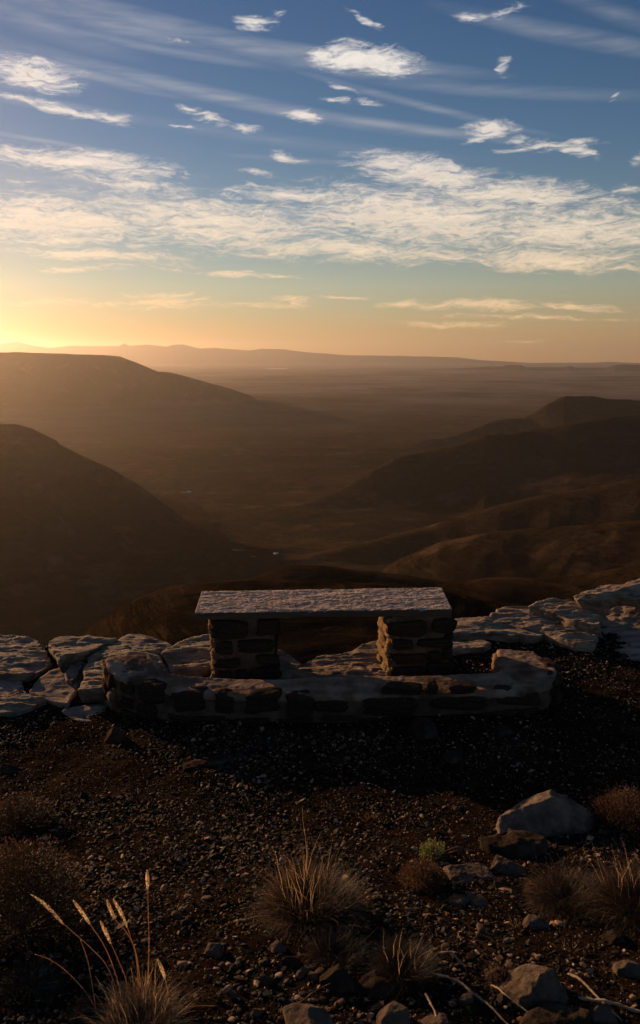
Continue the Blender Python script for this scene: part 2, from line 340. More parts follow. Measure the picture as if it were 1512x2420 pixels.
    h = ridge(h, [(440, 1290), (560, 1250), (680, 1205), (800, 1160), (880, 1110), (930, 1085), (980, 1072), (1050, 1057), (1110, 1040), (1150, 1027), (1240, 1018), (1290, 1012), (1350, 998), (1440, 985), (1512, 978), (1800, 965)],
              3500, .46, .5, 60, 22, 420, Rfun=([560, 980, 1512], [.72, .9, 1]), conc=330, k=12, seed=81)
    h = ridge(h, [(560, 1350), (700, 1325), (860, 1285), (1000, 1248), (1100, 1225), (1180, 1196), (1260, 1178), (1300, 1167), (1420, 1150), (1512, 1130), (1800, 1085)],
              2300, .42, .4, 60, 16, 330, Rfun=([700, 1000, 1512], [.85, .93, 1]), conc=300, k=10, seed=91)
    h = ridge(h, [(820, 1420), (940, 1330), (1040, 1285), (1150, 1262), (1300, 1250), (1512, 1235), (1800, 1200)],
              1500, .36, .4, 60, 12, 240, k=12, seed=95)
    h = ridge(h, [(0, 1640), (300, 1530), (500, 1420), (620, 1366), (680, 1347), (760, 1347), (860, 1358), (960, 1368), (1040, 1384), (1100, 1380), (1160, 1372), (1250, 1373), (1320, 1371), (1380, 1362), (1440, 1350), (1512, 1338), (1900, 1270)],
              640, .40, .35, 25, 9, 90, k=2, seed=101, blur=.4)
    # the near grassy dome
    h = ridge(h, [(60, 1640), (120, 1570), (180, 1520), (250, 1462), (330, 1415), (420, 1386), (540, 1376), (640, 1376), (760, 1380), (900, 1386), (1040, 1398), (1120, 1420), (1250, 1440), (1512, 1455), (1900, 1460)],
              300, .115, .5, (40, 10), 0, 60, k=1.5, seed=111, blur=1.0)
    up_ = np.clip((h - base - 12) / 40, 0, 1) * np.clip((r - 420) / 500, 0, 1)
    h = h + up_ * (8 * (.3 - np.abs(fbm2(x, y, 1 / 230., 4, .55, 131))) + 5 * (.3 - np.abs(fbm2(x, y, 1 / 75., 3, .55, 141))) * np.clip(4500 / r, 0, 1))
    nearf = np.clip((420 - r) / 90, 0, 1) * np.clip((r - 60) / 100, 0, 1)
    q = h + 1.1 * fbm2(x, y, 1 / 50., 3, .5, 12)
    h = h + (.10 * np.sin(q / 1.9 * 2 * math.pi) + .05 * np.sin(q / .8 * 2 * math.pi)) * nearf + .25 * fbm2(x, y, 1 / 22., 4, .55, 14) * nearf
    # winding stream bed
    st = [(425, 1085), (440, 1120), (425, 1150), (440, 1165), (470, 1190), (492, 1212), (520, 1225), (528, 1250), (540, 1268), (520, 1285), (535, 1305), (575, 1322), (600, 1340), (640, 1362)]
    P = []
    for (u, v) in st:
        zz = -518 if v > 1150 else -508; o = on(u, v, zz); P.append((o.x, o.y))
    dmin = np.full_like(r, 1e9)
    for (p0, p1) in zip(P[:-1], P[1:]):
        p0 = np.array(p0); p1 = np.array(p1); v = p1 - p0; L2 = (v ** 2).sum()
        t = np.clip(((x - p0[0]) * v[0] + (y - p0[1]) * v[1]) / L2, 0, 1)
        dmin = np.minimum(dmin, np.hypot(x - p0[0] - t * v[0], y - p0[1] - t * v[1]))
    dmin = dmin + 18 * fbm2(x, y, 1 / 60., 2, .5, 17)
    sc_ = np.clip(2600 / np.maximum(r, 1), .4, 1); h = h - 5 * sc_ * np.exp(-(np.maximum(dmin, 0) / (24 * sc_)) ** 2)
    # behind the camera the plateau goes on
    bk = np.clip((np.abs(a) - R(95)) / R(40), 0, 1); bk = bk * bk * (3 - 2 * bk)
    h = h * (1 - bk) + (.2 - 1.0 * np.clip((30 - r) / 20, 0, 1) + 3 * fbm2(x, y, 1 / 80., 3, .5, 5) * np.clip(r / 60 - .3, 0, 1)) * bk
    V = np.stack([x, y, h], -1).reshape(-1, 3); na, nr = a.shape
    i = np.arange(na - 1)[:, None] * nr + np.arange(nr - 1)[None]; i = i.ravel()
    F = np.stack([i, i + nr, i + nr + 1, i + 1], 1)[:, ::-1]
    me = mesh_np('terrain', V, F)
    at_ = me.attributes.new('scrub', 'FLOAT', 'POINT'); at_.data.foreach_set('value', np.exp(-(np.maximum(dmin, 0) / (34 * sc_)) ** 2).ravel().astype(np.float32))
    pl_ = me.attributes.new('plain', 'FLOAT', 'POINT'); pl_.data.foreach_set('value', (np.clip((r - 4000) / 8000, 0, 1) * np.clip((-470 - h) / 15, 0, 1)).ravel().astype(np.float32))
    sw_ = me.attributes.new('sward', 'FLOAT', 'POINT'); sw_.data.foreach_set('value', np.clip((700 - r) / 250, .12, 1).ravel().astype(np.float32))
    return me
def terrain_mat():
    m = bpy.data.materials.new('veld'); m.use_nodes = True; t = m.node_tree; b = t.nodes['Principled BSDF']; N = t.nodes.new; L = t.links.new
    b.inputs['Roughness'].default_value = 1.; b.inputs['Specular IOR Level'].default_value = 0.
    g = N('ShaderNodeNewGeometry')
    def ns(sc, det, r=.6):
        n = N('ShaderNodeTexNoise'); L(g.outputs['Position'], n.inputs['Vector']); n.inputs['Scale'].default_value = sc; n.inputs['Detail'].default_value = det; n.inputs['Roughness'].default_value = r; return n.outputs['Fac']
    def mix(f, a, bb):
        n = N('ShaderNodeMix'); n.data_type = 'RGBA'; L(f, n.inputs[0])
        for s, v in ((n.inputs[6], a), (n.inputs[7], bb)):
            if isinstance(v, tuple): s.default_value = (*v, 1)
            else: L(v, s)
        return n.outputs[2]
    def rg(f, lo, hi):
        n = N('ShaderNodeMapRange'); L(f, n.inputs[0]); n.inputs[1].default_value = lo; n.inputs[2].default_value = hi; return n.outputs[0]
    c = mix(rg(ns(.0011, 8, .65), .4, .62), (.022, .0128, .0072), (.060, .035, .020))
    c = mix(rg(ns(.02, 6, .7), .48, .66), c, (.012, .010, .006))
    c = mix(rg(ns(.6, 4, .7), .6, .8), c, (.08, .048, .025))
    a = N('ShaderNodeAttribute'); a.attribute_name = 'scrub'
    c = mix(rg(ns(.11, 5, .75), .52, .60), c, (.008, .007, .004)); c = mix(rg(ns(.006, 6, .7), .55, .68), c, (.11, .066, .040))
    sp = N('ShaderNodeMath'); sp.operation = 'MULTIPLY'; L(a.outputs['Fac'], sp.inputs[0]); L(rg(ns(.05, 5, .7), .4, .55), sp.inputs[1])
    c = mix(sp.outputs[0], c, (.014, .014, .010))
    mpz = N('ShaderNodeMapping'); L(g.outputs['Position'], mpz.inputs[0]); mpz.inputs[3].default_value = (.012, .012, .22)
    nz = N('ShaderNodeTexNoise'); L(mpz.outputs[0], nz.inputs['Vector']); nz.inputs['Scale'].default_value = 1.0; nz.inputs['Detail'].default_value = 6; nz.inputs['Roughness'].default_value = .7
    c = mix(rg(nz.outputs['Fac'], .50, .80), c, (.075, .046, .027))
    mp2 = N('ShaderNodeMapping'); L(g.outputs['Position'], mp2.inputs[0]); mp2.inputs[3].default_value = (.05, .05, 1.5)
    n2 = N('ShaderNodeTexNoise'); L(mp2.outputs[0], n2.inputs['Vector']); n2.inputs['Scale'].default_value = 1.0; n2.inputs['Detail'].default_value = 7; n2.inputs['Roughness'].default_value = .75; n2.inputs['Distortion'].default_value = .4
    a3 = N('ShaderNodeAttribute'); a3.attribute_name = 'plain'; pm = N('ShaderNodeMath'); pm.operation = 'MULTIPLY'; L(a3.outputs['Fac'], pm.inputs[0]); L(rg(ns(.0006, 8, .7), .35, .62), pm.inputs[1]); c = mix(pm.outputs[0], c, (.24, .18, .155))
    a2 = N('ShaderNodeAttribute'); a2.attribute_name = 'sward'; ms = N('ShaderNodeMath'); ms.operation = 'MULTIPLY'; L(a2.outputs['Fac'], ms.inputs[0]); L(rg(n2.outputs['Fac'], .52, .66), ms.inputs[1])
    c = mix(ms.outputs[0], c, (.105, .060, .027)); c = mix(rg(ns(1.6, 3, .7), .50, .62), c, (.006, .0045, .003))
    L(c, b.inputs['Base Color'])
    bn = N('ShaderNodeBump'); bn.inputs['Strength'].default_value = 1.0; bn.inputs['Distance'].default_value = 10; L(ns(.022, 10, .75), bn.inputs['Height'])
    b2 = N('ShaderNodeBump'); b2.inputs['Strength'].default_value = .8; b2.inputs['Distance'].default_value = 1.0; L(ns(1.0, 5, .75), b2.inputs['Height']); L(bn.outputs[0], b2.inputs['Normal'])
    L(b2.outputs[0], b.inputs['Normal'])
    return m
M_veld = terrain_mat()
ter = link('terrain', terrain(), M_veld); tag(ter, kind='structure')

# haze
HZ = bpy.data.meshes.new('haze'); bm = bmesh.new(); bmesh.ops.create_cube(bm, size=1)
for v in bm.verts: v.co = Vector((v.co.x * 110000, v.co.y * 110000, -530 if v.co.z < 0 else 760))
bm.to_mesh(HZ); bm.free()
mh = bpy.data.materials.new('haze'); mh.use_nodes = True; nt = mh.node_tree; nt.nodes.clear()
pv = nt.nodes.new('ShaderNodeVolumePrincipled'); mo = nt.nodes.new('ShaderNodeOutputMaterial'); nt.links.new(pv.outputs[0], mo.inputs['Volume'])
pv.inputs['Color'].default_value = (1, .87, .78, 1); pv.inputs['Density'].default_value = 1.85e-5; pv.inputs['Anisotropy'].default_value = .80
hz = link('haze', HZ, mh); tag(hz, kind='stuff')
mh.volume_intersection_method = 'FAST' if hasattr(mh, 'volume_intersection_method') else None


# ------------------------------------------------------------------ small far things
def far_hit(px, py):
    d = ray(px, py).normalized(); ok, loc, nor, idx = ter.ray_cast(Vector((0, 0, CZ)) + d * 40, d)
    return loc if ok else on(px, py, -500)
def far_disc(name, px, py, wpx, dpx, mat, seed, n=28):
    c = far_hit(px, py); Y = c.y; V = []; 
    s_ = math.hypot(c.x, c.y) / FPX * 1.0; rs = np.random.default_rng(seed)
    dep = (CZ - c.z) / math.hypot(c.x, c.y)
    for k in range(n):
        t = k / n * 2 * math.pi; q = 1 + .25 * math.sin(3 * t + seed) * .6 + rs.uniform(-.06, .06)
        V.append((wpx / 2 * s_ * math.cos(t) * q, dpx / 2 * s_ / max(dep, .01) * math.sin(t) * q, 0))
    m = bpy.data.meshes.new(name); m.from_pydata(V, [], [list(range(n))]); m.update()
    return link(name, m, mat, loc=(c.x, c.y, c.z + 1.5))
M_water = bpy.data.materials.new('still_water'); M_water.use_nodes = True
_b = M_water.node_tree.nodes['Principled BSDF']; _b.inputs['Base Color'].default_value = (.9, .9, .9, 1); _b.inputs['Roughness'].default_value = .12; _b.inputs['Metallic'].default_value = 1.0
bpy.context.view_layer.update()
o = far_disc('reservoir_water', 655, 871, 46, 2.6, M_water, 2); o.location.z += 3; tag(o, kind='structure')
o = far_disc('pond_water', 374, 1238.5, 13, 4.6, M_water, 5); o.location.z += 4; tag(o, kind='structure')
M_sand = material('river_sand', (.10, .08, .06), (.16, .12, .09), .05)
for k, (u, v, w, d) in enumerate([(565, 1300, 38, 5), (436, 1164, 26, 3), (598, 1316, 16, 3)]):
    o = far_disc('sand_flat', u, v, w, d, M_sand, 7 + k); tag(o, kind='structure')
M_roof = material('white_tin_roof', (.70, .70, .70), (.82, .82, .80), .3, rough=.4); M_plaster = material('white_plaster', (.6, .57, .52), (.72, .70, .66), .3)
def farmhouse(px, py, L, Wd, H, rz, label):
    c = far_hit(px, py); e = empty('farm_house', c, label, 'house'); e.rotation_euler.z = rz
    bm = bmesh.new(); bmesh.ops.create_cube(bm, size=1)
    for v in bm.verts: v.co = Vector((v.co.x * L, v.co.y * Wd, (v.co.z + .5) * H))
    m = bpy.data.meshes.new('wall'); bm.to_mesh(m); bm.free(); link('wall', m, M_plaster, e)
    m = bpy.data.meshes.new('roof'); a, b, h = L / 2 + .5, Wd / 2 + .6, H
    m.from_pydata([(-a, -b, h - .2), (a, -b, h - .2), (a, b, h - .2), (-a, b, h - .2), (-a, 0, h + 2), (a, 0, h + 2)], [], [(0, 1, 5, 4), (2, 3, 4, 5), (0, 4, 3), (1, 2, 5), (3, 2, 1, 0)]); link('roof', m, M_roof, e)
farmhouse(652, 1309, 10, 6, 2.8, .35, 'tiny white farm house alone on the valley floor beside the stream bed')
farmhouse(447, 1163, 14, 9, 3.5, -.3, 'tiny white farm building among the scrub far up the stream bed')

# ------------------------------------------------------------------ plateau ground
def ground_mesh():
    xs = np.concatenate([np.linspace(-60, -3.2, 40), np.arange(-3.1, 3.1, .02), np.linspace(3.2, 60, 40)])
    ys = np.concatenate([np.linspace(-60, 1.1, 50), np.arange(1.12, 7.9, .02), np.linspace(8, 9.6, 12)])
    x, y = np.meshgrid(xs, ys, indexing='ij'); z = gz_np(x, y)
    near = np.exp(-np.maximum(0, np.abs(x) - 3.2) / .5) * np.clip((y - .8) * 2, 0, 1)
    z = z + .006 * fbm2(x, y, 22, 3, .6, 41) * near
    V = np.stack([x, y, z], -1).reshape(-1, 3); nx, ny = x.shape
    i = (np.arange(nx - 1)[:, None] * ny + np.arange(ny - 1)[None]).ravel()
    return mesh_np('ground', V, np.stack([i, i + ny, i + ny + 1, i + 1], 1))
tag(link('ground', ground_mesh(), M_ground), kind='structure')

# ------------------------------------------------------------------ rocks
def voxel(bm, vox):
    m = bpy.data.meshes.new('tmp'); bm.to_mesh(m); bm.free(); o = bpy.data.objects.new('tmp', m); COL.objects.link(o)
    md = o.modifiers.new('r', 'REMESH'); md.mode = 'VOXEL'; md.voxel_size = vox
    dg = bpy.context.evaluated_depsgraph_get(); e = o.evaluated_get(dg); q = e.to_mesh()
    V = np.empty(len(q.vertices) * 3, np.float32); q.vertices.foreach_get('co', V)
    F = np.empty(len(q.loops), np.int32); q.loops.foreach_get('vertex_index', F)
    Nn = np.empty(len(q.vertices) * 3, np.float32); q.vertices.foreach_get('normal', Nn)
    e.to_mesh_clear(); bpy.data.objects.remove(o); bpy.data.meshes.remove(m)
    return V.reshape(-1, 3), F.reshape(-1, 4), Nn.reshape(-1, 3)
def slab_rock(name, label, pts, thick, mat, cat='rock', vox=.0115, seed=0, ripple=.009, rough=.008, layer=.012, inset=.02, bulge=0., rs=(5, 17, 4), group=None, cracks=(), flat=.22, dz=0.):
    mz = sum(p[2] for p in pts) / len(pts); W3 = [on(p[0], p[1], mz + dz + flat * (p[2] - mz)) for p in pts]; n = len(W3)
    cx = sum(p.x for p in W3) / n; cy = sum(p.y for p in W3) / n; cz = sum(p.z for p in W3) / n
    rr = random.Random(seed); W4 = []
    for i_, p in enumerate(W3):
        q = W3[(i_ + 1) % n]; W4.append(p); Lq = (q - p).length; m_ = max(1, int(Lq / .055)); tv = (q - p).normalized() if Lq > 0 else Vector((1, 0, 0))
        for u_ in range(1, m_): W4.append(p.lerp(q, u_ / m_) + Vector((-tv.y, tv.x, 0)) * rr.uniform(-.5, .5) * min(.035, .12 * Lq) + Vector((0, 0, rr.uniform(-.006, .006))))
    W3 = W4; n = len(W3)
    bm = bmesh.new(); top = [bm.verts.new(p) for p in W3]
    bot = []
    for p in W3:
        d = Vector((cx - p.x, cy - p.y, 0)); d = d / max(d.length, 1e-6); q = p + d * inset; q.z = p.z - thick * rr.uniform(.9, 1.1); bot.append(bm.verts.new(q))
    ct = bm.verts.new((cx, cy, cz + bulge)); cb = bm.verts.new((cx, cy, cz - thick))
    for i in range(n):
        j = (i + 1) % n
        for f in ((top[i], top[j], ct), (bot[j], bot[i], cb), (top[j], top[i], bot[i], bot[j])): bm.faces.new(f)
    bmesh.ops.triangulate(bm, faces=bm.faces[:]); bmesh.ops.recalc_face_normals(bm, faces=bm.faces[:])
    V, F, Nn = voxel(bm, vox)
    up = np.clip(Nn[:, 2:3] * 1.6 - .4, 0, 1)
    d = rough * fbm(V, 5, 4, .55, seed)[:, None] + (ripple * 1.15 * fbm(V, rs, 4, .62, seed + 5)[:, None] - ripple * 1.0 * np.abs(fbm(V, (4, 24, 4), 3, .5, seed + 7))[:, None]) * up
    q = V.copy(); q[:, 2] = q[:, 2] * 28 + 2 * vnoise(V * 2, seed + 8); q[:, :2] *= 1.5
    d = d + layer * vnoise(q, seed + 6)[:, None] * (1 - up)
    ter_ = fbm(V, (2.2, 5, 2), 3, .5, seed + 15); d = d + (np.round(ter_ * 9) / 9 * .030)[:, None] * up
    for (p0, p1, wd, dp) in cracks:
        a = on(*p0); b = on(*p1); v = np.array((b - a)[:2]); L2 = (v ** 2).sum(); P = V[:, :2] - np.array(a[:2])
        t = np.clip(P @ v / L2, 0, 1); w = P - t[:, None] * v; ds = np.hypot(w[:, 0], w[:, 1]) + .012 * fbm(V, 14, 2, .5, seed + 30)
        d = d - dp * np.clip(1 - np.abs(ds) / wd, 0, 1)[:, None] * up
    V = V + Nn * d * np.where(up > .5, 1, 1)
    org = np.array([cx, cy, min(p.z for p in W3) - thick])
    o = link(name, mesh_np(name, V - org, F), mat, loc=org); tag(o, label, cat, group); return o
RK = 'sandstone rocks along the cliff edge'
slab_rock('rock_slab', 'broad rippled grey rock slab at the far left edge of the frame', [(-130, 1506, .1), (0, 1501, .12), (66, 1503, .13), (90, 1512, .12), (109, 1538, .08), (124, 1566, 0.0), (98, 1583, .02), (66, 1594, .07), (0, 1591, .1), (-130, 1590, .1)], .3, M_rock, seed=1, dz=-0.09, group=RK, ripple=.013)
slab_rock('rock_slab', 'tilted warm-lit rock slab with a dark undercut edge, left of the low wall', [(124, 1506, .17), (175, 1502, .17), (282, 1508, .17), (250, 1521, .17), (208, 1541, .17), (150, 1555, .16), (138, 1567, .14), (130, 1546, .17), (111, 1528, .19), (111, 1516, .18)], .10, M_rock, seed=2, dz=-0.09, group=RK, ripple=.008, inset=.05)
slab_rock('rock_slab', 'small upright wedge of rock standing below the tilted slab', [(154, 1587, .10), (164, 1573, .12), (178, 1558, .13), (196, 1560, .12), (185, 1590, .10), (169, 1606, .06), (158, 1603, .06)], .22, M_rock, seed=3, dz=-0.08, group=RK, vox=.009)
slab_rock('rock_slab', 'large humped rock slab directly behind the left end of the low wall', [(180, 1632, .07), (197, 1593, .09), (203, 1552, .13), (228, 1536, .15), (255, 1522, .17), (302, 1497, .2), (336, 1497, .2), (392, 1513, .17), (410, 1522, .16), (372, 1543, .14), (385, 1562, .12), (398, 1584, .07), (320, 1600, .07), (252, 1628, .07)], .14, M_rock, seed=4, dz=-0.07, group=RK, bulge=.03, ripple=.012, inset=.06, cracks=(((178, 1590, .1), (290, 1592, .1), .012, .02),))
slab_rock('rock_slab', 'rippled rock slab behind the left stone pier of the bench', [(412, 1522, .15), (444, 1505, .17), (491, 1497, .18), (560, 1505, .15), (640, 1528, .08), (674, 1542, .05), (716, 1566, -.02), (700, 1606, -.02), (560, 1606, -.01), (515, 1571, .07), (400, 1582, .08), (378, 1545, .13)], .2, M_rock, seed=5, dz=-0.04, group=RK, ripple=.012)
slab_rock('rock_slab', 'long cracked rock slab seen between the two stone piers under the bench', [(712, 1566, -.02), (731, 1557, .0), (766, 1546, .03), (816, 1540, .05), (837, 1531, .07), (872, 1517, .10), (900, 1511, .11), (960, 1515, .1), (975, 1560, .04), (930, 1604, .0), (800, 1612, -.02), (680, 1612, -.02)], .3, M_rock, seed=6, group=RK, ripple=.014, cracks=(((720, 1582, 0), (765, 1601, 0), .02, .05), ((850, 1577, 0), (885, 1594, 0), .02, .05), ((765, 1587, 0), (840, 1585, .0), .008, .02)))
slab_rock('rock_slab', 'fan-shaped rippled rock at the lower left edge of the ledge', [(-120, 1650, -.02), (0, 1644, 0.02), (27, 1637, .03), (52, 1625, .05), (71, 1636, .03), (112, 1652, -.03), (74, 1673, -.06), (41, 1684, -.07), (-120, 1690, -.07)], .16, M_rock, seed=7, dz=-0.02, group=RK, ripple=.018)
slab_rock('rock_slab', 'smooth pale rock shelf at the left edge below the broad slab', [(-120, 1594, -.0), (0, 1594, -.0), (56, 1594, .0), (56, 1622, -.03), (22, 1642, -.03), (-120, 1648, -.03)], .2, M_pale, seed=8, dz=-0.02, group=RK, ripple=.004)
slab_rock('rock_slab', 'pale flat stone lying in the gravel against the left wall end', [(144, 1679, -.06), (170, 1671, -.05), (208, 1663, -.05), (250, 1656, -.05), (268, 1704, -.06), (191, 1705, -.07), (164, 1694, -.07)], .12, M_pale, seed=9, group=RK, ripple=.003, rough=.006)
slab_rock('rock_slab', 'pinkish dirt-covered rock shelf in the gap under the tilted slab', [(104, 1592, -.03), (150, 1572, -.0), (215, 1570, .0), (172, 1640, -.03), (165, 1662, -.04), (112, 1650, -.05), (68, 1630, -.03), (85, 1608, -.03)], .15, M_pale, seed=19, group=RK, ripple=.003, rough=.015)
slab_rock('rock_slab', 'flat triangular rock plate with a straight dark front edge, right of the bench', [(1020, 1466, .07), (1075, 1460, .08), (1155, 1459, .085), (1225, 1473, .08), (1292, 1491, .07), (1280, 1499, .065), (1174, 1496, .065), (1120, 1495, .065), (1020, 1500, .065)], .13, M_rock, seed=10, group=RK, ripple=.007, inset=.03)
slab_rock('rock_slab', 'small low rock patch in the gravel just right of the bench pier', [(1040, 1516, .05), (1100, 1513, .05), (1148, 1512, .05), (1164, 1519, .045), (1148, 1533, .04), (1065, 1538, .04), (1030, 1535, .04)], .1, M_rock, seed=11, group=RK)
slab_rock('rock_slab', 'wide humped grey rock ledge below the top boulders on the right', [(1150, 1460, .09), (1172, 1441, .12), (1197, 1429, .14), (1230, 1430, .13), (1285, 1426, .14), (1302, 1447, .11), (1341, 1464, .09), (1380, 1474, .09), (1410, 1486, .08), (1416, 1500, .05), (1400, 1522, .02), (1360, 1520, .02), (1320, 1508, .03), (1285, 1493, .06), (1215, 1476, .09)], .22, M_rock, seed=12, group=RK, bulge=.02, ripple=.016)
slab_rock('rock_slab', 'cracked rock wedge sitting on the wide ledge on the right', [(1248, 1433, .14), (1290, 1417, .20), (1308, 1412, .22), (1349, 1413, .22), (1378, 1422, .2), (1413, 1440, .17), (1424, 1457, .13), (1415, 1478, .10), (1380, 1469, .12), (1341, 1459, .13), (1302, 1446, .14)], .2, M_rock, seed=13, group=RK, bulge=.02, ripple=.016)
slab_rock('rock_slab', 'highest rounded boulder of the ledge with a dark hollow beneath, right edge', [(1353, 1410, .22), (1380, 1395, .28), (1418, 1382, .33), (1457, 1378, .35), (1512, 1369, .38), (1620, 1362, .38), (1640, 1400, .3), (1560, 1424, .24), (1512, 1416, .24), (1457, 1412, .23), (1393, 1420, .18), (1362, 1418, .19)], .10, M_rock, seed=14, group=RK, bulge=.04, ripple=.016, inset=.08, rough=.02)
slab_rock('rock_slab', 'broad pale weathered rock sheet sloping into the gravel at the right edge', [(1408, 1440, .09), (1450, 1430, .10), (1512, 1426, .10), (1660, 1420, .10), (1680, 1600, -.03), (1560, 1600, -.03), (1490, 1590, -.03), (1400, 1572, -.03), (1330, 1560, -.02), (1280, 1545, -.015), (1370, 1530, .0), (1410, 1505, .03), (1418, 1472, .06)], .2, M_pale, seed=15, group=RK, bulge=0, ripple=.006, rough=.012, flat=1.)

# ------------------------------------------------------------------ stone chunks (masonry and loose stones)
def chunk(name, seed, n=6, p=5., amp=.10, jit=.18, layer=0.):
    r_ = np.random.default_rng(seed); bm = bmesh.new(); bmesh.ops.create_cube(bm, size=2)
    bmesh.ops.subdivide_edges(bm, edges=bm.edges[:], cuts=n, use_grid_fill=True)
    V = np.array([v.co for v in bm.verts]); F = np.array([[v.index for v in f.verts] for f in bm.faces]); bm.free()
    L = (np.abs(V) ** p).sum(1) ** (1 / p); V = V / L[:, None]
    cj = r_.uniform(-jit, jit, (2, 2, 2, 3)); t = (V + 1) / 2
    for a in (0, 1):
        for b in (0, 1):
            for c in (0, 1):
                w = (t[:, 0] if a else 1 - t[:, 0]) * (t[:, 1] if b else 1 - t[:, 1]) * (t[:, 2] if c else 1 - t[:, 2])
                V = V + w[:, None] * cj[a, b, c]
    N_ = V / np.linalg.norm(V, axis=1)[:, None]
    V = V + N_ * amp * fbm(V + seed * 3.1, 1.6, 3, .6, seed)[:, None]
    if layer:
        q = V.copy(); q[:, 2] = q[:, 2] * 5; V = V + N_ * layer * vnoise(q + seed, seed)[:, None] * np.array([1, 1, .2])
    return mesh_np(name, V, F)
CH = [chunk('stone', 200 + k, 11, 6., .22, .32, .14) for k in range(9)]
def lump(name, seed, n=5): return chunk(name, seed, n, 2.6, .22, .22)
LU = [lump('loose_stone', 300 + k) for k in range(10)]

def colour_copy(mesh, mat):
    m = mesh.copy(); m.materials.clear(); m.materials.append(mat); return m
CHD = [colour_copy(m, M_stone) for m in CH]; CHR = [colour_copy(m, M_stone2) for m in CH]; CHSUN = [colour_copy(m, M_sunlit_ochre) for m in CH]

# ------------------------------------------------------------------ the bench
ZT = .513
FL, FR, BL, BR = on(460, 1448, ZT), on(1068, 1439, ZT), on(477, 1397, ZT), on(1043, 1387.5, ZT)
bench = empty('stone_bench', ((FL.x + FR.x) / 2, (FL.y + BL.y) / 2, 0), 'stone bench of a single long slab on two masonry piers, facing the valley', 'bench')
BO = np.array(bench.location)
def quadgrid(c00, c10, c01, c11, nx, ny, f):
    u, v = np.meshgrid(np.linspace(0, 1, nx), np.linspace(0, 1, ny), indexing='ij'); u = u[..., None]; v = v[..., None]
    P = (1 - u) * (1 - v) * c00 + u * (1 - v) * c10 + (1 - u) * v * c01 + u * v * c11
    return f(P.reshape(-1, 3)), np.stack([(np.arange(nx - 1)[:, None] * ny + np.arange(ny - 1)[None]).ravel() + k for k in (0, ny, ny + 1, 1)], 1)
def bench_slab():
    TH = .047; top = [np.array(p) for p in (FL, FR, BL, BR)]; dn = np.array([0, 0, -TH])
    def ftop(P):
        e = fbm(P, (16, 42, 1), 4, .62, 3); e2 = fbm(P, (45, 90, 1), 3, .6, 4); st = np.round(fbm(P, (5, 14, 1), 3, .5, 6) * 6) / 6
        P = P.copy(); P[:, 2] += .0065 * e + .0035 * e2 + .007 * st; P[:, 1] += .003 * fbm(P, (9, 9, 1), 3, .5, 8)
        cr = np.array(top).mean(0); ed = np.minimum.reduce([np.abs(P[:, 1] - top[0][1] - (P[:, 0] - top[0][0]) * (top[1][1] - top[0][1]) / (top[1][0] - top[0][0])), np.abs(P[:, 1] - top[2][1])])
        bite = np.clip(fbm(P, (11, 11, 1), 3, .6, 19) - .22, 0, 1) * np.clip(1 - ed / .03, 0, 1); P[:, 2] -= .06 * bite
        return P
    Vt, Ft = quadgrid(*top, 440, 110, ftop)
    nx, ny = 440, 110; idx = np.arange(nx * ny).reshape(nx, ny)
    ring = np.concatenate([idx[:, 0], idx[-1, 1:], idx[-2::-1, -1], idx[0, -2:0:-1]])
    rows = [ring]; V = [Vt]; base = len(Vt)
    for k in range(1, 6):
        Q = Vt[ring].copy(); Q[:, 2] = Q[:, 2] * (1 - k / 5) + (ZT - TH) * (k / 5); 
        cen = Q.mean(0); dd = Q - cen; dd[:, 2] = 0; dd /= np.linalg.norm(dd, axis=1)[:, None]
        Q = Q + dd * (.004 * fbm(Q, (10, 10, 60), 2, .5, 12))[:, None] - dd * (.004 * k / 5)
        rows.append(np.arange(len(ring)) + base); V.append(Q); base += len(ring)
    Fs = []
    for a_, b_ in zip(rows[:-1], rows[1:]):
        Fs.append(np.stack([a_, b_, np.roll(b_, -1), np.roll(a_, -1)], 1))
    V = np.concatenate(V); Fs = np.concatenate(Fs)
    c = [len(V) + i for i in range(4)]
    V = np.concatenate([V, [t + dn for t in top]]); F = np.concatenate([Ft, Fs, [[c[0], c[2], c[3], c[1]]]])
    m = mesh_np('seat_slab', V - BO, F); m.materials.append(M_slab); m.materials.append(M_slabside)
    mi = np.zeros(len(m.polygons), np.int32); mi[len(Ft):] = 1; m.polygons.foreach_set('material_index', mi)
    return m
link('seat_slab', bench_slab(), None, bench)
YAW = math.atan2(FR.y - FL.y, FR.x - FL.x)
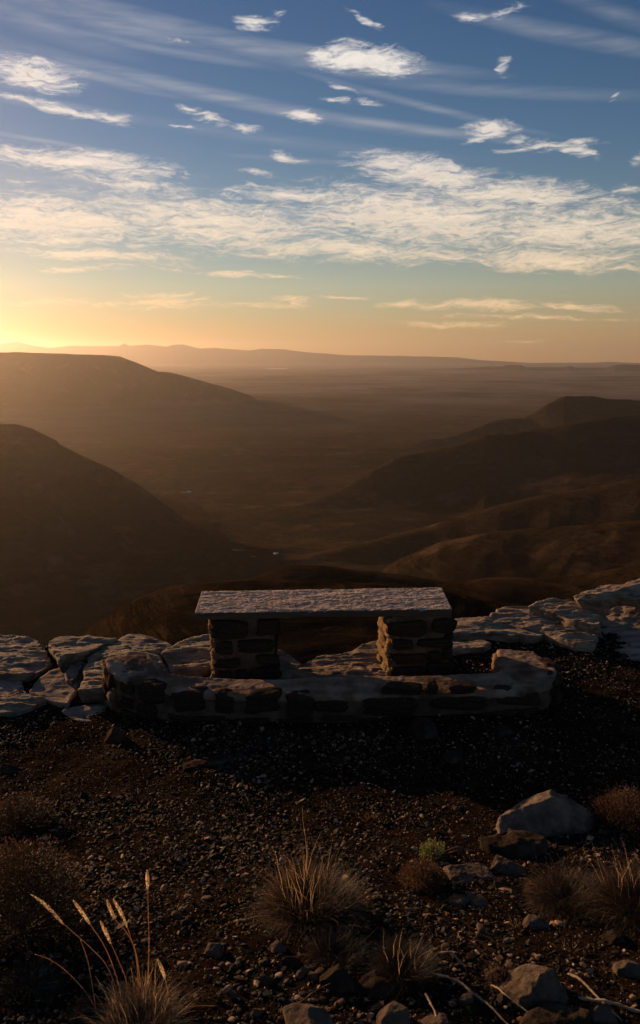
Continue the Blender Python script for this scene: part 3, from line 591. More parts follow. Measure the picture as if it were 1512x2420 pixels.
def pier(x0p, x1p, Yf, depth, front, nside, seed, sidex):
    a = at(x0p, 1530, Yf); b = at(x1p, 1530, Yf); w = b.x - a.x; ztop = ZT - .049; zb = -.06
    e = bpy.data.objects.new('pier', None); COL.objects.link(e); e.parent = bench; e.location = Vector(((a.x + b.x) / 2, Yf + depth / 2, 0)) - bench.location
    e.rotation_euler.z = .125; e.empty_display_size = .1; O = np.array([(a.x + b.x) / 2, Yf + depth / 2, 0])
    bm = bmesh.new(); bmesh.ops.create_cube(bm, size=1)
    for v in bm.verts: v.co = Vector((O[0] + v.co.x * (w - .03), O[1] + v.co.y * (depth - .03), (ztop + zb) / 2 + v.co.z * (ztop - zb)))
    V, F, Nn = voxel(bm, .008); d = .011 * fbm(V, 9, 4, .6, seed) + .006 * fbm(V, 40, 2, .6, seed + 1)
    side = (np.abs(Nn[:, 2]) < .5)[:, None]; V = V + Nn * d[:, None] * side
    link('mortar', mesh_np('mortar', V - O, F), M_mortar, e)
    k = 0
    for (u0, v0, u1, v1) in front:
        p = at((u0 + u1) / 2, (v0 + v1) / 2, Yf); sx_ = (u1 - u0) / FPX * 5.76 / 2; sz_ = (v1 - v0) / FPX * 5.9 / 2
        me = CHD[(seed + k * 3) % 9] if (k * 7 + seed) % 4 else CHR[(seed + k) % 9]; dy = .055
        link('stone', me, None, e, (p.x - O[0], Yf + dy - .018 - random.uniform(0, .008) - O[1], p.z), (random.uniform(-.04, .04), random.uniform(-.03, .03), random.uniform(-.05, .05)), (sx_, dy, sz_)); k += 1
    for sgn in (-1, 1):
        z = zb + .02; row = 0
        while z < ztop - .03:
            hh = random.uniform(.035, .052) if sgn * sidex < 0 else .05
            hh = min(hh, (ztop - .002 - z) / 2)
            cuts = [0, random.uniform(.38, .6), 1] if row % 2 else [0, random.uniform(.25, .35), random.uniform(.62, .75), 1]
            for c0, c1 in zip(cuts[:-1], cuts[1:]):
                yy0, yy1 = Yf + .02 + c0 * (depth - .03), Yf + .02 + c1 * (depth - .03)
                me = (CHSUN if sgn < 0 else CHD)[random.randrange(9)]  # left side faces the sun and takes the stone painted brighter
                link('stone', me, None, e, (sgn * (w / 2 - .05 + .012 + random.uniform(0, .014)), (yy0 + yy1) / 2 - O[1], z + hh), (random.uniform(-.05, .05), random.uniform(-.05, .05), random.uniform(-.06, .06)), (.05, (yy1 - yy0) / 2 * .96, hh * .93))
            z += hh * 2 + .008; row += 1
pier(494, 648, 5.315, .37, [(489, 1465, 585, 1511), (600, 1465, 647, 1504), (502, 1515, 542, 1543), (551, 1513, 645, 1543), (502, 1554, 562, 1574), (596, 1550, 647, 1572), (508, 1582, 542, 1602), (551, 1581, 577, 1600), (585, 1580, 652, 1604)], 2, 1, 1)
pier(912, 1064, 5.36, .37, [(915, 1464, 1004, 1501), (1014, 1465, 1066, 1497), (915, 1509, 972, 1534), (985, 1509, 1063, 1529), (913, 1544, 1000, 1567), (1003, 1541, 1036, 1566), (1042, 1531, 1064, 1560), (915, 1575, 997, 1597), (1002, 1568, 1060, 1594)], 2, 4, -1)

# ------------------------------------------------------------------ the low curved wall
ST = [((262, 1549), (352, 1541), .25, -.08), ((249, 1557), (364, 1556), .25, -.10), ((256, 1577), (382, 1576), .235, -.10), ((278, 1595), (412, 1590), .22, -.10), ((330, 1611), (442, 1596), .205, -.09),
      ((392, 1627), (475, 1599), .19, -.08), ((448, 1636), (508, 1601), .18, -.06), ((581, 1642), (600, 1603), .172, -.04), ((663, 1642), (670, 1602), .17, -.04), ((822, 1642), (800, 1598), .17, -.04),
      ((960, 1638), (920, 1596), .17, -.04), ((1083, 1637), (1010, 1594), .17, -.04), ((1191, 1633), (1080, 1591), .17, -.04), ((1270, 1625), (1142, 1587), .17, -.05), ((1314, 1602), (1176, 1583), .18, -.05),
      ((1309, 1573), (1178, 1558), .18, -.05), ((1262, 1538), (1174, 1533), .18, -.05)]
SO = np.array([on(a[0], a[1], z) for a, b, z, zb in ST]); SI = np.array([on(b[0], b[1], z) for a, b, z, zb in ST]); SB = np.array([s[3] for s in ST])
def catmull(P, n):
    P = np.asarray(P, float); P = P.reshape(len(P), -1); m = len(P); t = np.linspace(0, m - 1, n); i = np.clip(t.astype(int), 0, m - 2); f = (t - i)[:, None]
    g = lambda k: P[np.clip(i + k, 0, m - 1)]
    return .5 * (2 * g(0) + (g(1) - g(-1)) * f + (2 * g(-1) - 5 * g(0) + 4 * g(1) - g(2)) * f ** 2 + (3 * g(0) - g(-1) - 3 * g(1) + g(2)) * f ** 3)
NS = 420; CO = catmull(SO, NS); CI = catmull(SI, NS); CB = catmull(SB, NS)[:, 0]
wall = empty('low_wall', (0, 4.8, 0), 'low curved wall of dark stones and thick mortar ringing the front of the bench', 'wall'); WO = np.array(wall.location)
def wall_body(z_hi, z_lo, grow, seed, capround, amp):
    # closed loft: cross-section from inner base over the top to outer base
    secs = []
    for k in range(NS):
        o_, i_ = CO[k], CI[k]; out = o_ - i_; out[2] = 0; wd = np.linalg.norm(out); out = out / wd; zt = (o_[2] + i_[2]) / 2 + z_hi; zb = CB[k] - .06 if z_lo is None else zt - z_lo
        prof = []
        for t in np.linspace(0, 1, 12)[:-1]: prof.append((-wd / 2 - grow, zb + (zt - capround - zb) * t))
        for t in np.linspace(0, math.pi / 2, 5)[:-1]: prof.append((-wd / 2 - grow + capround * (1 - math.cos(t)), zt - capround + capround * math.sin(t)))
        for t in np.linspace(0, 1, 18)[:-1]: prof.append((-wd / 2 - grow + capround + t * (wd + 2 * grow - 2 * capround), zt))
        for t in np.linspace(0, math.pi / 2, 5)[:-1]: prof.append((wd / 2 + grow - capround + capround * math.sin(t), zt - capround * (1 - math.cos(t))))
        for t in np.linspace(0, 1, 12): prof.append((wd / 2 + grow, zt - capround - (zt - capround - zb) * t))
        mid = (o_ + i_) / 2
        secs.append([(mid[0] + out[0] * a, mid[1] + out[1] * a, z) for a, z in prof])
    A_ = np.array(secs); m = A_.shape[1]; V = A_.reshape(-1, 3)
    i = (np.arange(NS - 1)[:, None] * m + np.arange(m)[None]); j = (np.arange(NS - 1)[:, None] * m + (np.arange(m)[None] + 1) % m)
    F = np.stack([i.ravel(), j.ravel(), (j + m).ravel(), (i + m).ravel()], 1)
    bm = bmesh.new(); vs = [bm.verts.new(p) for p in V]
    for f in F: bm.faces.new([vs[q] for q in f])
    bm.faces.new([vs[q] for q in range(m)][::-1]); bm.faces.new([vs[(NS - 1) * m + q] for q in range(m)])
    bmesh.ops.recalc_face_normals(bm, faces=bm.faces[:])
    V, F, Nn = voxel(bm, .009)
    d = amp * fbm(V, 4, 4, .55, seed) + amp * .45 * fbm(V, 22, 3, .6, seed + 2)
    up = np.clip(Nn[:, 2] * 2 - .8, 0, 1)
    d = d + up * .005 * fbm(V, (3, 8, 1), 3, .5, seed + 4)
    V = V + Nn * d[:, None]; return V, F
V, F = wall_body(-.012, None, -.010, 50, .03, .020); link('mortar', mesh_np('mortar', V - WO, F), M_mortar, wall)
V, F = wall_body(0.0, .045, .003, 60, .02, .012); link('capping', mesh_np('capping', V - WO, F), M_cap, wall)
# project pixel x on the outer face
def outer_at(px, py):
    best = None; d = ray(px, py)
    for k in range(2, NS - 2):
        p = CO[k]; # pixel x of the wall line at the ray's height
        t = p[1] / d.y; e = abs(d.x * t - p[0])
        if p[0] > 1.2 and p[1] > 5.3: continue
        if best is None or e < best[0]: best = (e, k, t)
    e, k, t = best; tan = CO[min(k + 3, NS - 1)] - CO[max(k - 3, 0)]; tan[2] = 0; tan /= np.linalg.norm(tan)
    return np.array([d.x * t, d.y * t, CZ + d.z * t]), tan, k
WS = [(409, 1631, 493, 1678), (500, 1634, 560, 1686), (578, 1631, 663, 1684), (673, 1633, 736, 1688), (746, 1644, 832, 1682), (319, 1606, 392, 1668), (281, 1600, 315, 1640), (317, 1661, 377, 1697), (390, 1686, 450, 1704), (456, 1690, 545, 1708),
      (845, 1642, 1000, 1688), (906, 1618, 992, 1638), (1006, 1614, 1034, 1634), (1021, 1638, 1164, 1674), (1062, 1617, 1120, 1640), (1168, 1628, 1268, 1668), (1274, 1606, 1312, 1660), (1095, 1676, 1218, 1697), (1226, 1670, 1280, 1688), (1284, 1664, 1316, 1690),
      (280, 1645, 312, 1672), (283, 1676, 322, 1706), (560, 1692, 640, 1706), (655, 1692, 735, 1706), (760, 1688, 835, 1702), (850, 1692, 940, 1704), (955, 1691, 1075, 1703)]
for k, (u0, v0, u1, v1) in enumerate(WS):
    p, tan, kk = outer_at((u0 + u1) / 2, (v0 + v1) / 2)
    al = abs(tan[0]); sc = (p[1] * .98 + .45) / FPX; sx_ = (u1 - u0) * sc / 2 / max(al, .45); sz_ = (v1 - v0) * sc * 1.0 / 2
    inn = np.array([-tan[1], tan[0], 0]);
    if inn @ (CI[kk] - CO[kk]) < 0: inn = -inn
    c = p + inn * (.05 - .008 - random.uniform(0, .010)) - WO - np.array([0, 0, .008])
    link('stone', CHD[k % 9] if k % 3 else CHR[k % 9], None, wall, c, (random.uniform(-.05, .05), random.uniform(-.10, .10), math.atan2(tan[1], tan[0]) + random.uniform(-.06, .06)), (sx_ * random.uniform(.9, 1.06), .05, sz_ * random.uniform(.85, 1.05)))
# stones of the left end and left flank, and of the right-hand end
def wall_stone(k, side, z, half, sz_, me, out=.02):
    o_, i_ = CO[k], CI[k]; q = o_ if side > 0 else i_; v = (o_ - i_) * side; v[2] = 0; v /= np.linalg.norm(v)
    tan = CO[min(k + 4, NS - 1)] - CO[max(k - 4, 0)]; c = q - v * (.045 - out); c[2] = z; c = c - WO
    link('stone', me, None, wall, c, (0, random.uniform(-.05, .05), math.atan2(tan[1], tan[0])), (half, .045, sz_))
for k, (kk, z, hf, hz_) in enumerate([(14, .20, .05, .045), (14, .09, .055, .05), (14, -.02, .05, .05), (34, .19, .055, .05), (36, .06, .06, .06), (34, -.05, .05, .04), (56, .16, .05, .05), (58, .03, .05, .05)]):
    wall_stone(kk, 1, z, hf, hz_, (CHSUN if k % 2 else CHR)[k])  # every second stone on this sunward flank has the sun painted in
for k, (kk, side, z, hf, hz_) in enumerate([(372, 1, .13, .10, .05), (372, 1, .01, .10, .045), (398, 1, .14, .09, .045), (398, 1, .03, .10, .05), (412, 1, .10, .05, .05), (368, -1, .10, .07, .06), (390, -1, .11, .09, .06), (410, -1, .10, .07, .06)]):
    wall_stone(kk, side, z, hf, hz_, (CHSUN if side < 0 else CHD)[k], .025)  # inner faces toward the sun use the lit-coloured stone

# ------------------------------------------------------------------ boulders and loose rocks
def hull_rock(name, label, base, pts, mat, cat='rock', vox=.010, seed=0, amp=.012, fine=.004, rz=0, group=None):
    bm = bmesh.new()
    for p in pts: bm.verts.new(p)
    bmesh.ops.convex_hull(bm, input=bm.verts[:]); 
    bmesh.ops.delete(bm, geom=[v for v in bm.verts if not v.link_faces], context='VERTS')
    bmesh.ops.recalc_face_normals(bm, faces=bm.faces[:])
    V, F, Nn = voxel(bm, vox); q_ = V + seed * 1.7; V = V + Nn * (amp * .8 * np.round(2.5 * fbm(q_, 8, 2, .5, seed + 12)) / 2.5 + amp * (fbm(q_, 7, 4, .55, seed) - 1.6 * np.abs(fbm(q_, 9, 3, .5, seed + 6)) + .3) + fine * 1.4 * fbm(q_, 34, 3, .6, seed + 3))[:, None]
    o = link(name, mesh_np(name, V, F), mat, loc=base, rot=(0, 0, rz)); tag(o, label, cat, group); return o
g = ground(1280, 1955)
hull_rock('boulder', 'large pale tilted boulder with a sunlit left slope, resting on a lower rock', (g.x, g.y, g.z), [(-.23, -.03, .0), (-.22, -.08, .0), (-.13, -.10, .01), (-.20, .0, .06), (.03, .0, .155), (.06, .10, .145), (-.10, .10, .06), (.13, -.02, .115), (.15, .08, .105), (.24, .02, .06), (.29, .06, .02), (.22, -.06, .01), (.05, -.09, .02), (-.05, -.11, .015), (.1, .16, .0), (.13, -.08, .05), (.0, .0, -.05)], M_bould0, seed=21, amp=.004, fine=.004, vox=.006, cat='boulder')
g = ground(1215, 2005)
hull_rock('rock', 'dark low rock wedged beneath the large pale boulder', (g.x, g.y, g.z), [(-.16, -.05, -.03), (-.15, .03, .03), (-.09, -.05, .045), (-.05, -.10, -.02), (.05, -.07, .03), (.12, -.04, .04), (.15, .05, .03), (.15, -.07, -.03), (0, .10, .03), (.05, -.02, .055)], M_brock, seed=22)
def rock_at(px, py, wpx, hpx, label, mat, seed, depthf=.8, name='rock', cat='rock', sink=.25, rz=None, group=None, amp=None, k=10):
    g = ground(px, py); sc = (g.y * .98 + (CZ - g.z) * .19) / FPX; a, h = wpx * sc / 2, hpx * sc; rr = random.Random(seed); P = []
    bm = bmesh.new(); bmesh.ops.create_cube(bm, size=2)
    for i in range(k):
        th = rr.uniform(0, 6.28); el_ = rr.choice([0, .15, .5, .9]) + rr.uniform(-.1, .2)
        nn_ = Vector((math.cos(th) * math.cos(el_), math.sin(th) * math.cos(el_), math.sin(el_))); co = nn_ * rr.uniform(.62, .95)
        bmesh.ops.bisect_plane(bm, geom=bm.verts[:] + bm.edges[:] + bm.faces[:], plane_co=co, plane_no=nn_, clear_outer=True)
        ed = [e_ for e_ in bm.edges if e_.is_boundary]
        if ed: bmesh.ops.contextual_create(bm, geom=ed)
    bmesh.ops.triangulate(bm, faces=bm.faces[:])
    P = [(v.co.x * a, v.co.y * a * depthf, (v.co.z * .5 + .35) * h * 1.15) for v in bm.verts]; bm.free()
    vox = max(.003, min(.009, a / 24))
    return hull_rock(name, label, (g.x, g.y, g.z - h * sink * .3), P, mat, cat, vox, seed, (a * .05 if amp is None else amp), a * .035, rr.uniform(-.4, .4) if rz is None else rz, group)
rock_at(997, 1730, 78, 34, 'triangular reddish rock in the shade in front of the low wall', M_brock, 31)
rock_at(1190, 1730, 42, 18, 'small rounded dark stone in shade before the right part of the low wall', M_brock, 32)
rock_at(1066, 1792, 54, 20, 'reddish lump of rock half buried in shaded gravel right of centre', M_brock, 33)
rock_at(275, 1745, 50, 32, 'brown rock catching the sun at the foot of the wall\'s left corner', M_stone2, 34)
rock_at(22, 1822, 60, 14, 'flat brown rock breaking the gravel at the left edge above the scrub', M_brock, 35, depthf=.6)
rock_at(505, 1800, 150, 8, 'long flat buried rock edge in the shaded gravel left of centre', M_brock, 36, depthf=.35)
rock_at(507, 2250, 56, 24, 'pale angular stone lying alone on the gravel at lower centre', M_bould, 37)
rock_at(655, 2240, 42, 16, 'small pale stone below the large grass tussock', M_bould, 38)
rock_at(684, 2278, 42, 26, 'brown stone with a dark hollow, just left of the dark grass tuft', M_brock, 39)
rock_at(630, 2322, 40, 22, 'dark brown stone left of the bottom-centre rocks', M_stone2, 40)
rock_at(798, 2325, 84, 46, 'blocky dark rock with a sunlit left rim below the dark grass tuft', M_brock, 41)
rock_at(895, 2335, 110, 34, 'broad dark rock behind the blocky one at the bottom centre', M_brock, 42)
rock_at(738, 2425, 125, 46, 'flat-topped rock at the bottom edge with a warm lit top', M_bould, 43)
rock_at(930, 2418, 115, 42, 'grey shaded rock at the bottom edge right of the flat-topped one', M_bould, 44)
rock_at(1035, 2432, 80, 40, 'narrow grey rock at the bottom edge with a root across it', M_bould, 45)
rock_at(1262, 2352, 160, 52, 'big rugged rock with a pale broken top at the lower right', M_bould, 46, amp=.016, k=11)
rock_at(1300, 2440, 190, 38, 'wide dark rock at the bottom right beneath the roots', M_brock, 47)
rock_at(1262, 2185, 66, 16, 'light grey flat rock beside the right-hand tussock', M_bould, 48)
rock_at(1450, 2218, 54, 24, 'brown angular rock under the tussock at the right edge', M_brock, 49)
rock_at(1195, 2055, 84, 26, 'half-buried pale pink rock below the large boulder', M_bould, 50)
rock_at(1110, 2072, 120, 14, 'low dusty rock shelf behind the small russet bush', M_bould, 51)
rock_at(1182, 2092, 44, 16, 'rounded brown stone right of the small russet bush', M_brock, 52)
rock_at(1080, 2128, 56, 9, 'thin flat pale stone, left one of the two in front of the russet bush', M_bould, 53)
rock_at(1135, 2133, 62, 9, 'thin flat pale stone, right one of the two in front of the russet bush', M_bould, 54)
rock_at(1180, 2310, 60, 26, 'small brown rock left of the big rugged rock', M_brock, 55)
rock_at(1490, 2300, 70, 32, 'pale angular rock at the right edge above the dry roots', M_bould, 56)
rock_at(1420, 2400, 70, 28, 'pale stone between the dry roots at the bottom right', M_bould, 57)
rock_at(610, 2395, 30, 16, 'small grey stone near the bottom edge left of centre', M_bould, 58)
rock_at(1105, 2370, 46, 24, 'grey stone beside the long dry root', M_bould, 59)
rock_at(190, 2400, 90, 24, 'pinkish flat rock behind the seeding grass at the bottom left', M_brock, 60)
rock_at(1470, 1552, 24, 12, 'small round stone on the pale rock sheet at the right', M_brock, 62)

# loose stones one can pick out, copies of ten shapes
LUM = [colour_copy(m, mt) for m, mt in zip(LU, [PEB[1], PEB[1], M_bould, PEB[1], M_brock, PEB[2], PEB[1], PEB[0], M_brock, PEB[1]])]
rr = random.Random(5)
for k in range(290):
    py = 1720 + 700 * rr.random() ** .75; px = rr.uniform(0, 1512)
    g = ground(px, py); s_ = rr.uniform(.006, .011) * (1.6 if rr.random() < .1 else 1)
    o = link('loose_stone', LUM[rr.randrange(10)], None, None, (g.x, g.y, g.z + s_ * .25), (rr.uniform(-.25, .25), rr.uniform(-.25, .25), rr.uniform(0, 6.3)), (s_ * rr.uniform(.9, 1.7), s_, s_ * rr.uniform(.3, .6)))
    cw = {'pebble_pale': 'pale', 'pebble_brown': 'brown', 'pebble_dark': 'dark', 'grey_boulder': 'greyish', 'brown_boulder': 'dark brown'}[o.data.materials[0].name]
    wh = ('shaded gravel near the wall' if py < 1880 else 'gravel behind the large tussock' if py < 2060 else 'gravel beside the large tussock' if py < 2230 else 'gravel near the bottom edge')
    sd = 'at the left' if px < 450 else 'left of centre' if px < 720 else 'right of centre' if px < 1080 else 'at the right'
    tag(o, f"{'larger' if s_ > .0115 else 'small'} {cw} loose stone on {wh} {sd}", 'stone', 'loose stones scattered on the gravel')

# gravel
def gravel(N):
    y = 1.35 + 5.6 * rng.random(N * 2) ** 1.35; lim = .42 * (y * .98 + .45) + .25; x = rng.uniform(-1, 1, N * 2) * 2.9
    ok = np.abs(x) < lim; x, y = x[ok][:N], y[ok][:N]; N = len(x); z = gz_np(x, y)
    clump = fbm2(x, y, 2.5, 3, .5, 77); bare = fbm2(x, y, 1.3, 4, .6, 79)
    kp = rng.random(N) > np.clip((bare - .15) * 3, 0, .4); x, y, z, clump = x[kp], y[kp], z[kp], clump[kp]; N = len(x)
    s_ = np.exp(rng.normal(math.log(.0034), .5, N)) * (1 + .7 * clump); s_ = np.clip(s_, .0014, .017)
    B = np.array([[-1, -.6, 0], [-.2, -1, .1], [.9, -.7, 0], [1, .4, .1], [.1, 1, 0], [-.9, .6, .1], [.1, 0, 1], [-.1, .1, -1.]]) 
    T = np.array([[0, 1, 6], [1, 2, 6], [2, 3, 6], [3, 4, 6], [4, 5, 6], [5, 0, 6], [1, 0, 7], [2, 1, 7], [3, 2, 7], [4, 3, 7], [5, 4, 7], [0, 5, 7]])
    P = B[None] * (1 + rng.uniform(-.35, .35, (N, 8, 3))); P[:, 6, :2] += rng.uniform(-.5, .5, (N, 2))
    P *= np.stack([s_ * rng.uniform(.9, 1.7, N), s_, s_ * rng.uniform(.25, .7, N)], 1)[:, None]
    def rot(P, a, i, j):
        c, s = np.cos(a)[:, None], np.sin(a)[:, None]; A_, B_ = P[..., i].copy(), P[..., j].copy(); P[..., i] = c * A_ - s * B_; P[..., j] = s * A_ + c * B_
    rot(P, rng.normal(0, .5, N), 1, 2); rot(P, rng.normal(0, .5, N), 0, 2); rot(P, rng.uniform(0, 6.28, N), 0, 1)
    P += np.stack([x, y, z + s_ * .25], 1)[:, None]
    F = (T[None] + (np.arange(N) * 8)[:, None, None]).reshape(-1, 3)
    m = mesh_np('gravel', P.reshape(-1, 3), F, smooth=False)
    for q in PEB: m.materials.append(q)
    mi = rng.choice(3, N, p=[.62, .28, .10]); m.polygons.foreach_set('material_index', np.repeat(mi, 12).astype(np.int32)[:len(m.polygons)])
    return m
tag(link('gravel', gravel(150000), None), kind='stuff')

# ------------------------------------------------------------------ plants
def blades(name, n, rad, hgt, lean, droop, w=.0008, seed=0, seg=5, hv=.35, bias=(0, 0), mat=None, low=0.):
    r_ = np.random.default_rng(seed); th = r_.uniform(0, 6.283, n); rr_ = rad * .72 * np.sqrt(r_.random(n))
    root = np.stack([rr_ * np.cos(th), rr_ * np.sin(th), np.full(n, -.01)], 1)
    L = hgt * (.35 + .8 * r_.random(n) ** 1.2); ph = th + r_.normal(0, .9, n)
    ln = np.clip(r_.normal(lean, .42, n) * (.6 + .5 * rr_ / (rad * .72)), .02, 1.45) + low
    out = np.stack([np.cos(ph) + bias[0], np.sin(ph) + bias[1], np.zeros(n)], 1); out /= np.linalg.norm(out, axis=1)[:, None]
    side = np.stack([-out[:, 1], out[:, 0], np.zeros(n)], 1); tw = r_.uniform(-1, 1, n)[:, None]; side = side + np.array([0, 0, .5]) * tw
    V = []; p = root; step = L / seg; curl = r_.normal(0, .35, (n, 3)); dr = droop * r_.uniform(.4, 1.5, n)
    for k in range(seg + 1):
        ww = w * (1 - (k / seg) ** 2 * .85); V.append(np.stack([p - side * ww, p + side * ww], 1))
        a_ = ln + dr * (k / seg) ** 1.3
        p = p + (out * np.sin(a_)[:, None] + np.array([0, 0, 1]) * np.cos(a_)[:, None]) * step[:, None] + (r_.normal(0, .10, (n, 3)) + curl * (k / seg)) * step[:, None]
    V = np.stack(V, 1).reshape(-1, 3); b = (np.arange(n) * (seg + 1) * 2)[:, None, None]
    q = np.array([[2 * k, 2 * k + 1, 2 * k + 3, 2 * k + 2] for k in range(seg)])[None]
    return mesh_np(name, V, (b + q).reshape(-1, 4))
def tube(name, pts, rads, mat, parent=None, loc=(0, 0, 0), sides=6, seed=0, rough=.15):
    r_ = random.Random(seed); P = catmull(np.array([tuple(p) for p in pts]), len(pts) * 5); rd = catmull(np.array(rads), len(P))[:, 0]; V = []; n = len(P)
    for k in range(n):
        t = P[min(k + 1, n - 1)] - P[max(k - 1, 0)]; t /= np.linalg.norm(t) + 1e-9; a = np.cross(t, (0.1, .9, .4)); a /= np.linalg.norm(a); b = np.cross(t, a)
        for s in range(sides):
            an = s / sides * 6.283; q = rd[k] * (1 + r_.uniform(-rough, rough)); V.append(P[k] + (a * math.cos(an) + b * math.sin(an)) * q)
    F = [(k * sides + s, k * sides + (s + 1) % sides, (k + 1) * sides + (s + 1) % sides, (k + 1) * sides + s) for k in range(n - 1) for s in range(sides)]
    return link(name, mesh_np(name, np.array(V) - np.array(loc), F), mat, parent)
def tussock(px, py, wpx, hpx, label, n=2600, lean=.55, droop=.9, core=True, seed=0, name='grass_tussock', cat='grass', mat=None, mat2=None, stalks=0, bias=(0, 0), w=.0005):
    n = int(n * 1.7); g = ground(px, py); sc = (g.y * .98 + (CZ - g.z) * .19) / FPX; rad = wpx * sc / 2; h = hpx * sc
    e = empty(name, g, label, cat)
    link('blades', blades('blades', int(n * .5), rad * 1.15, h * 1.15, lean * 1.35, droop * 1.5, w, seed, bias=bias), mat or M_straw2, e)['kind'] = 'stuff'
    if core: link('thatch', blades('thatch', int(n * 2.0), rad * 1.2, h * .85, lean * .8, droop * .9, w * 1.2, seed + 1), mat2 or M_thatch, e)['kind'] = 'stuff'
    if stalks: link('stalk', blades('stalk', stalks, rad * .9, h * 1.55, lean * .5, droop * .35, .0006, seed + 2, seg=7), M_straw, e)['kind'] = 'stuff'
    return e
tussock(735, 2160, 180, 105, 'big dry grass tussock with wispy straw stalks in the gravel at lower centre', 3600, .6, 1.0, seed=1, stalks=130)
tussock(1345, 2140, 150, 80, 'rounded brown tussock with a dark hollow centre on the lower right', 3000, .7, 1.3, seed=2, stalks=0)
tussock(1505, 2160, 170, 115, 'shaggy straw-topped tussock cut by the right edge of the frame', 3000, .7, 1.2, seed=3, stalks=60)
tussock(955, 2305, 120, 75, 'dark drooping grass tuft above the bottom-centre rocks', 2200, .5, 1.2, seed=4, mat=M_leafd, stalks=25)
tussock(795, 2260, 130, 50, 'low moss-brown grass patch left of the dark drooping tuft', 1500, .9, .8, seed=5, mat=M_straw2)
tussock(330, 2440, 150, 100, 'dry grass clump at the bottom left edge, around the seed stalks', 900, .45, .7, seed=6, mat=M_straw, mat2=M_straw2, w=.0010)
tussock(1190, 2330, 90, 40, 'short dry grass behind the big rugged rock', 700, .6, .7, seed=7, core=False)
tussock(1385, 2075, 60, 14, 'short withered grass between the two right-hand tussocks', 300, .8, .7, seed=8, core=False)
rr = random.Random(9)
for k in range(26):
    px, py = rr.choice([(rr.uniform(250, 900), rr.uniform(1930, 2100)), (rr.uniform(900, 1500), rr.uniform(2180, 2330)), (rr.uniform(100, 500), rr.uniform(2250, 2400))])
    g = ground(px, py)
    if k == 0: wispm = [blades('grass_wisp', 45, .02, .03, .9, .5, .0009, 90 + j, seg=3) for j in range(4)]; [m.materials.append(M_straw2) for m in wispm]
    o = link('grass_wisp', wispm[k % 4], None, None, g, (0, 0, rr.uniform(0, 6)), [rr.uniform(.7, 1.5)] * 3)
    tag(o, 'tiny withered grass wisp flat among the gravel', 'grass', 'withered grass wisps in the gravel')
def shrub(px, py, wpx, hpx, label, n, seed, leaf=.004, mats=(M_leafd,), depthf=1., name='scrub_bush', cat='bush', tips=0, tipmat=None):
    g = ground(px, py); sc = (g.y * .98 + (CZ - g.z) * .19) / FPX; a = wpx * sc / 2; h = hpx * sc; e = empty(name, g, label, cat)
    r_ = np.random.default_rng(seed)
    def foliage(n, lo, hi, lf, mt, nm):
        th = r_.uniform(0, 6.283, n); cz_ = r_.random(n) ** .8; sz_ = np.sqrt(1 - cz_ ** 2); d = np.stack([sz_ * np.cos(th), sz_ * np.sin(th), cz_], 1)
        rad = (lo + (hi - lo) * r_.random(n) ** .6) * (1 + .34 * fbm(d, 2.6, 4, .65, seed)); c = d * rad[:, None] * np.array([a, a * depthf, h])
        up = d + r_.normal(0, .5, (n, 3)); up /= np.linalg.norm(up, axis=1)[:, None]; s = np.cross(up, r_.normal(0, 1, (n, 3))); s /= np.linalg.norm(s, axis=1)[:, None]
        l = lf * r_.uniform(.6, 1.5, n)[:, None]; V = np.stack([c - s * l * .25, c + up * l * .9 - s * l * .3, c + up * l * 1.9, c + up * l * .9 + s * l * .3], 1).reshape(-1, 3)
        F = np.arange(n * 4).reshape(n, 4); link(nm, mesh_np(nm, V, F, False), mt, e)['kind'] = 'stuff'
    foliage(n, .35, 1.0, leaf, mats[0], 'foliage')
    if tips: foliage(tips, .93, 1.08, leaf * 1.0, tipmat, 'leaf_tips')
    # twigs
    m = 160; th = r_.uniform(0, 6.283, m); cz_ = r_.random(m); sz_ = np.sqrt(1 - cz_ ** 2); d = np.stack([sz_ * np.cos(th) * a, sz_ * np.sin(th) * a * depthf, cz_ * h], 1) * .95
    s = np.cross(d, np.array([0.2, .3, 1.])); s /= np.linalg.norm(s, axis=1)[:, None]; k0 = np.zeros((m, 3)); V = np.stack([k0 - s * .002, k0 + s * .002, d * .6 + s * .0015, d * .6 - s * .0015, d + s * .0004, d - s * .0004], 1).reshape(-1, 3)
    b = np.arange(m)[:, None] * 6; F = np.concatenate([b + np.array([[0, 1, 2, 3]]), b + np.array([[3, 2, 4, 5]])]); link('twigs', mesh_np('twigs', V, F), M_twig, e)['kind'] = 'stuff'
    return e
shrub(55, 2200, 300, 210, 'large dark domed scrub bush filling the left edge in the foreground', 26000, 1, .005, (M_leafd,), tips=2500, tipmat=M_leafr)
shrub(40, 1955, 180, 62, 'low dark scrub bush behind the large one at the left edge', 9000, 2, .005, (M_leafd,), tips=500, tipmat=M_leafr)
shrub(1475, 1950, 170, 78, 'russet scrub bush beside the large pale boulder at the right edge', 9000, 3, .005, (M_leafr,), tips=600, tipmat=M_leafr)
shrub(1000, 2085, 120, 46, 'small russet bush with woody roots right of the large tussock', 5000, 4, .004, (M_leafr,))
shrub(1022, 2022, 66, 34, 'small fresh green sprig growing behind the russet bush', 700, 5, .005, (M_leafg,))
shrub(70, 2330, 170, 20, 'flat dark creeping scrub in the bottom left shadow', 3000, 6, .005, (M_leafd,))

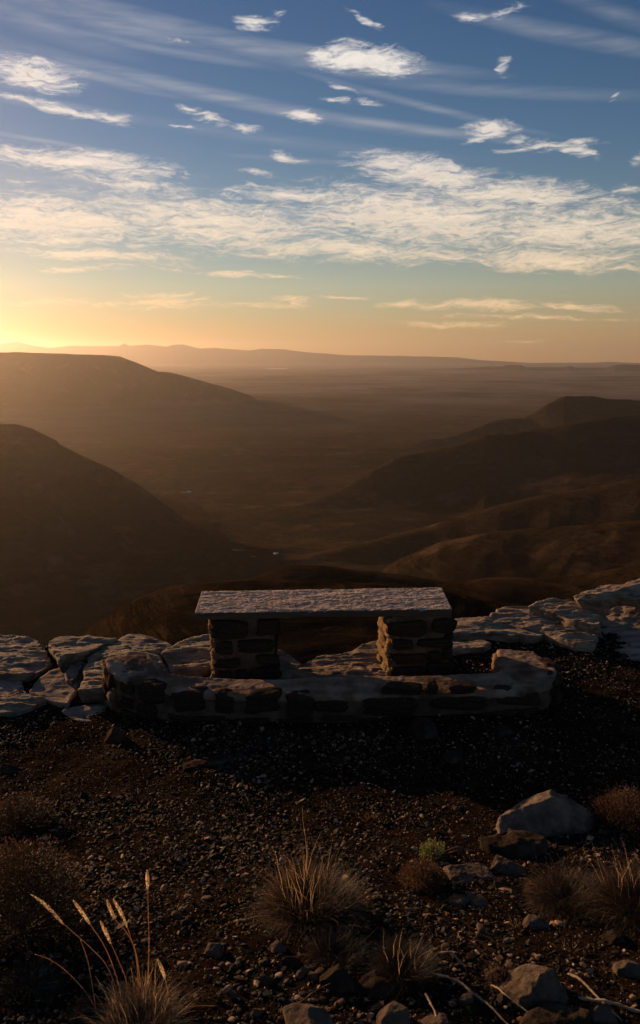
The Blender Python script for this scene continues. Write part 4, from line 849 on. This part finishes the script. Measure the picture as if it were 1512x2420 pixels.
# seeding grass stalks, bottom left
e = empty('seeding_grass', ground(310, 2400), 'seven tall dry grass stalks with bright seed heads at the bottom left', 'grass'); EO = np.array(e.location)
Ys = e.location.y
STK = [([(300, 2430), (260, 2297), (215, 2240), (150, 2182), (112, 2142), (78, 2117)], 3, .10), ([(302, 2430), (280, 2325), (250, 2242), (212, 2182), (177, 2132)], 3, .0),
       ([(332, 2440), (330, 2372), (320, 2252), (297, 2200), (272, 2172), (255, 2132)], 4, .04), ([(345, 2440), (325, 2272), (312, 2225), (300, 2189), (285, 2155), (270, 2129)], 3, -.03),
       ([(305, 2430), (300, 2327), (280, 2270), (262, 2229), (240, 2182)], 3, .06), ([(350, 2440), (350, 2320), (352, 2222), (350, 2150), (349, 2102), (348, 2062)], 4, .02),
       ([(402, 2440), (398, 2360), (390, 2312), (375, 2272)], 2, -.05), ([(240, 2430), (215, 2362), (165, 2302), (120, 2268), (82, 2254)], 9, .03), ([(235, 2440), (215, 2310), (205, 2262), (190, 2220)], 9, .05)]
for k, (pts, hs, dy) in enumerate(STK):
    W3 = [at(u, v, Ys + dy * i / len(pts)) for i, (u, v) in enumerate(pts)]
    st = tube('stalk', W3, [.0013 - .0007 * i / len(pts) for i in range(len(pts))], M_straw, e, EO, 5, k)
    if hs < 9:
        P = catmull(np.array([tuple(p) for p in W3]), 60); H = P[int(60 * hs / (len(pts) - 1) * .98):] if hs < len(pts) - 1 else P[45:]
        if hs >= len(pts) - 1: H = P[-14:]
        V = []; F = []; r_ = random.Random(k)
        nsp = 150
        for j in range(nsp):
            t = j / nsp; q = H[min(int(t * len(H)), len(H) - 1)]; ax = H[-1] - H[0]; ax = ax / np.linalg.norm(ax)
            rd = np.array([r_.gauss(0, 1) for _ in range(3)]); rd -= ax * (rd @ ax); rd /= np.linalg.norm(rd); bulk = math.sin(math.pi * min(1, t * .9 + .12)) * .0035 + .0008
            c = q + rd * bulk * .4; tip = c + ax * .009 + rd * bulk; s = np.cross(ax, rd) * .0011; b0 = len(V)
            V += [c - s * .6, c + ax * .004 + rd * bulk * .6 - s, tip, c + ax * .004 + rd * bulk * .6 + s]; F.append((b0, b0 + 1, b0 + 2, b0 + 3))
        link('seed_head', mesh_np('seed_head', np.array(V) - EO, np.array(F), False), M_seed, e)
# dry roots and sticks
def stick(pts, r0, r1, label, seed, lift=.012, name='dry_root', cat='root'):
    W3 = []
    for i, (u, v, l) in enumerate(pts):
        g = ground(u, v); W3.append(g + Vector((0, 0, lift + l)))
    W5 = []
    for p, q in zip(W3[:-1], W3[1:]):
        W5 += [p, p.lerp(q, .5) + Vector((random.uniform(-1, 1), random.uniform(-1, 1), random.uniform(-.3, .6))) * .09 * (q - p).length]
    W3 = W5 + [W3[-1]]; r0, r1 = r0 * .68, r1 * .6
    c = W3[0]; o = tube(name, W3, [r0 + (r1 - r0) * i / (len(W3) - 1) for i in range(len(W3))], M_twig, None, c, 7, seed, .45); o.location = c; return tag(o, label, cat)
stick([(995, 2310, .01), (1035, 2325, .02), (1090, 2345, .02), (1140, 2378, .01), (1200, 2430, 0)], .006, .004, 'long dry root running down right across the bottom-centre rocks', 1)
stick([(1035, 2265, .01), (1065, 2270, .02), (1100, 2292, .0)], .006, .004, 'short thick pale root end right of the dark grass tuft', 2)
stick([(1340, 2315, .01), (1380, 2342, .015), (1420, 2380, .01), (1470, 2420, 0)], .006, .004, 'dry root snaking down from the big rugged rock to the corner', 3)
stick([(1365, 2378, .02), (1430, 2395, .03), (1500, 2410, .02), (1560, 2425, .02)], .007, .006, 'pale splintered root at the bottom right corner', 4)
stick([(1160, 2335, .0), (1190, 2370, .02), (1250, 2410, .01), (1290, 2440, 0)], .004, .002, 'thin brown root left of the big rugged rock, reaching the bottom edge', 5)
stick([(1005, 2370, .02), (1018, 2395, .02), (1030, 2425, .02)], .005, .004, 'knotty root lying over the grey rock at the bottom edge', 6)
stick([(1040, 2020, .0), (1080, 2016, .02), (1120, 2018, .005)], .004, .002, 'thin bare twig on the ground right of the green sprig', 7, name='twig', cat='twig')
stick([(1300, 1600, .0), (1308, 1606, .01), (1315, 1618, .0)], .004, .002, 'little pale forked twig on the gravel right of the low wall', 8, name='twig', cat='twig')
stick([(690, 2385, .0), (735, 2366, .015), (780, 2345, .02)], .003, .0015, 'thin curved straw stem over the bottom-centre rocks', 9, name='twig', cat='twig')
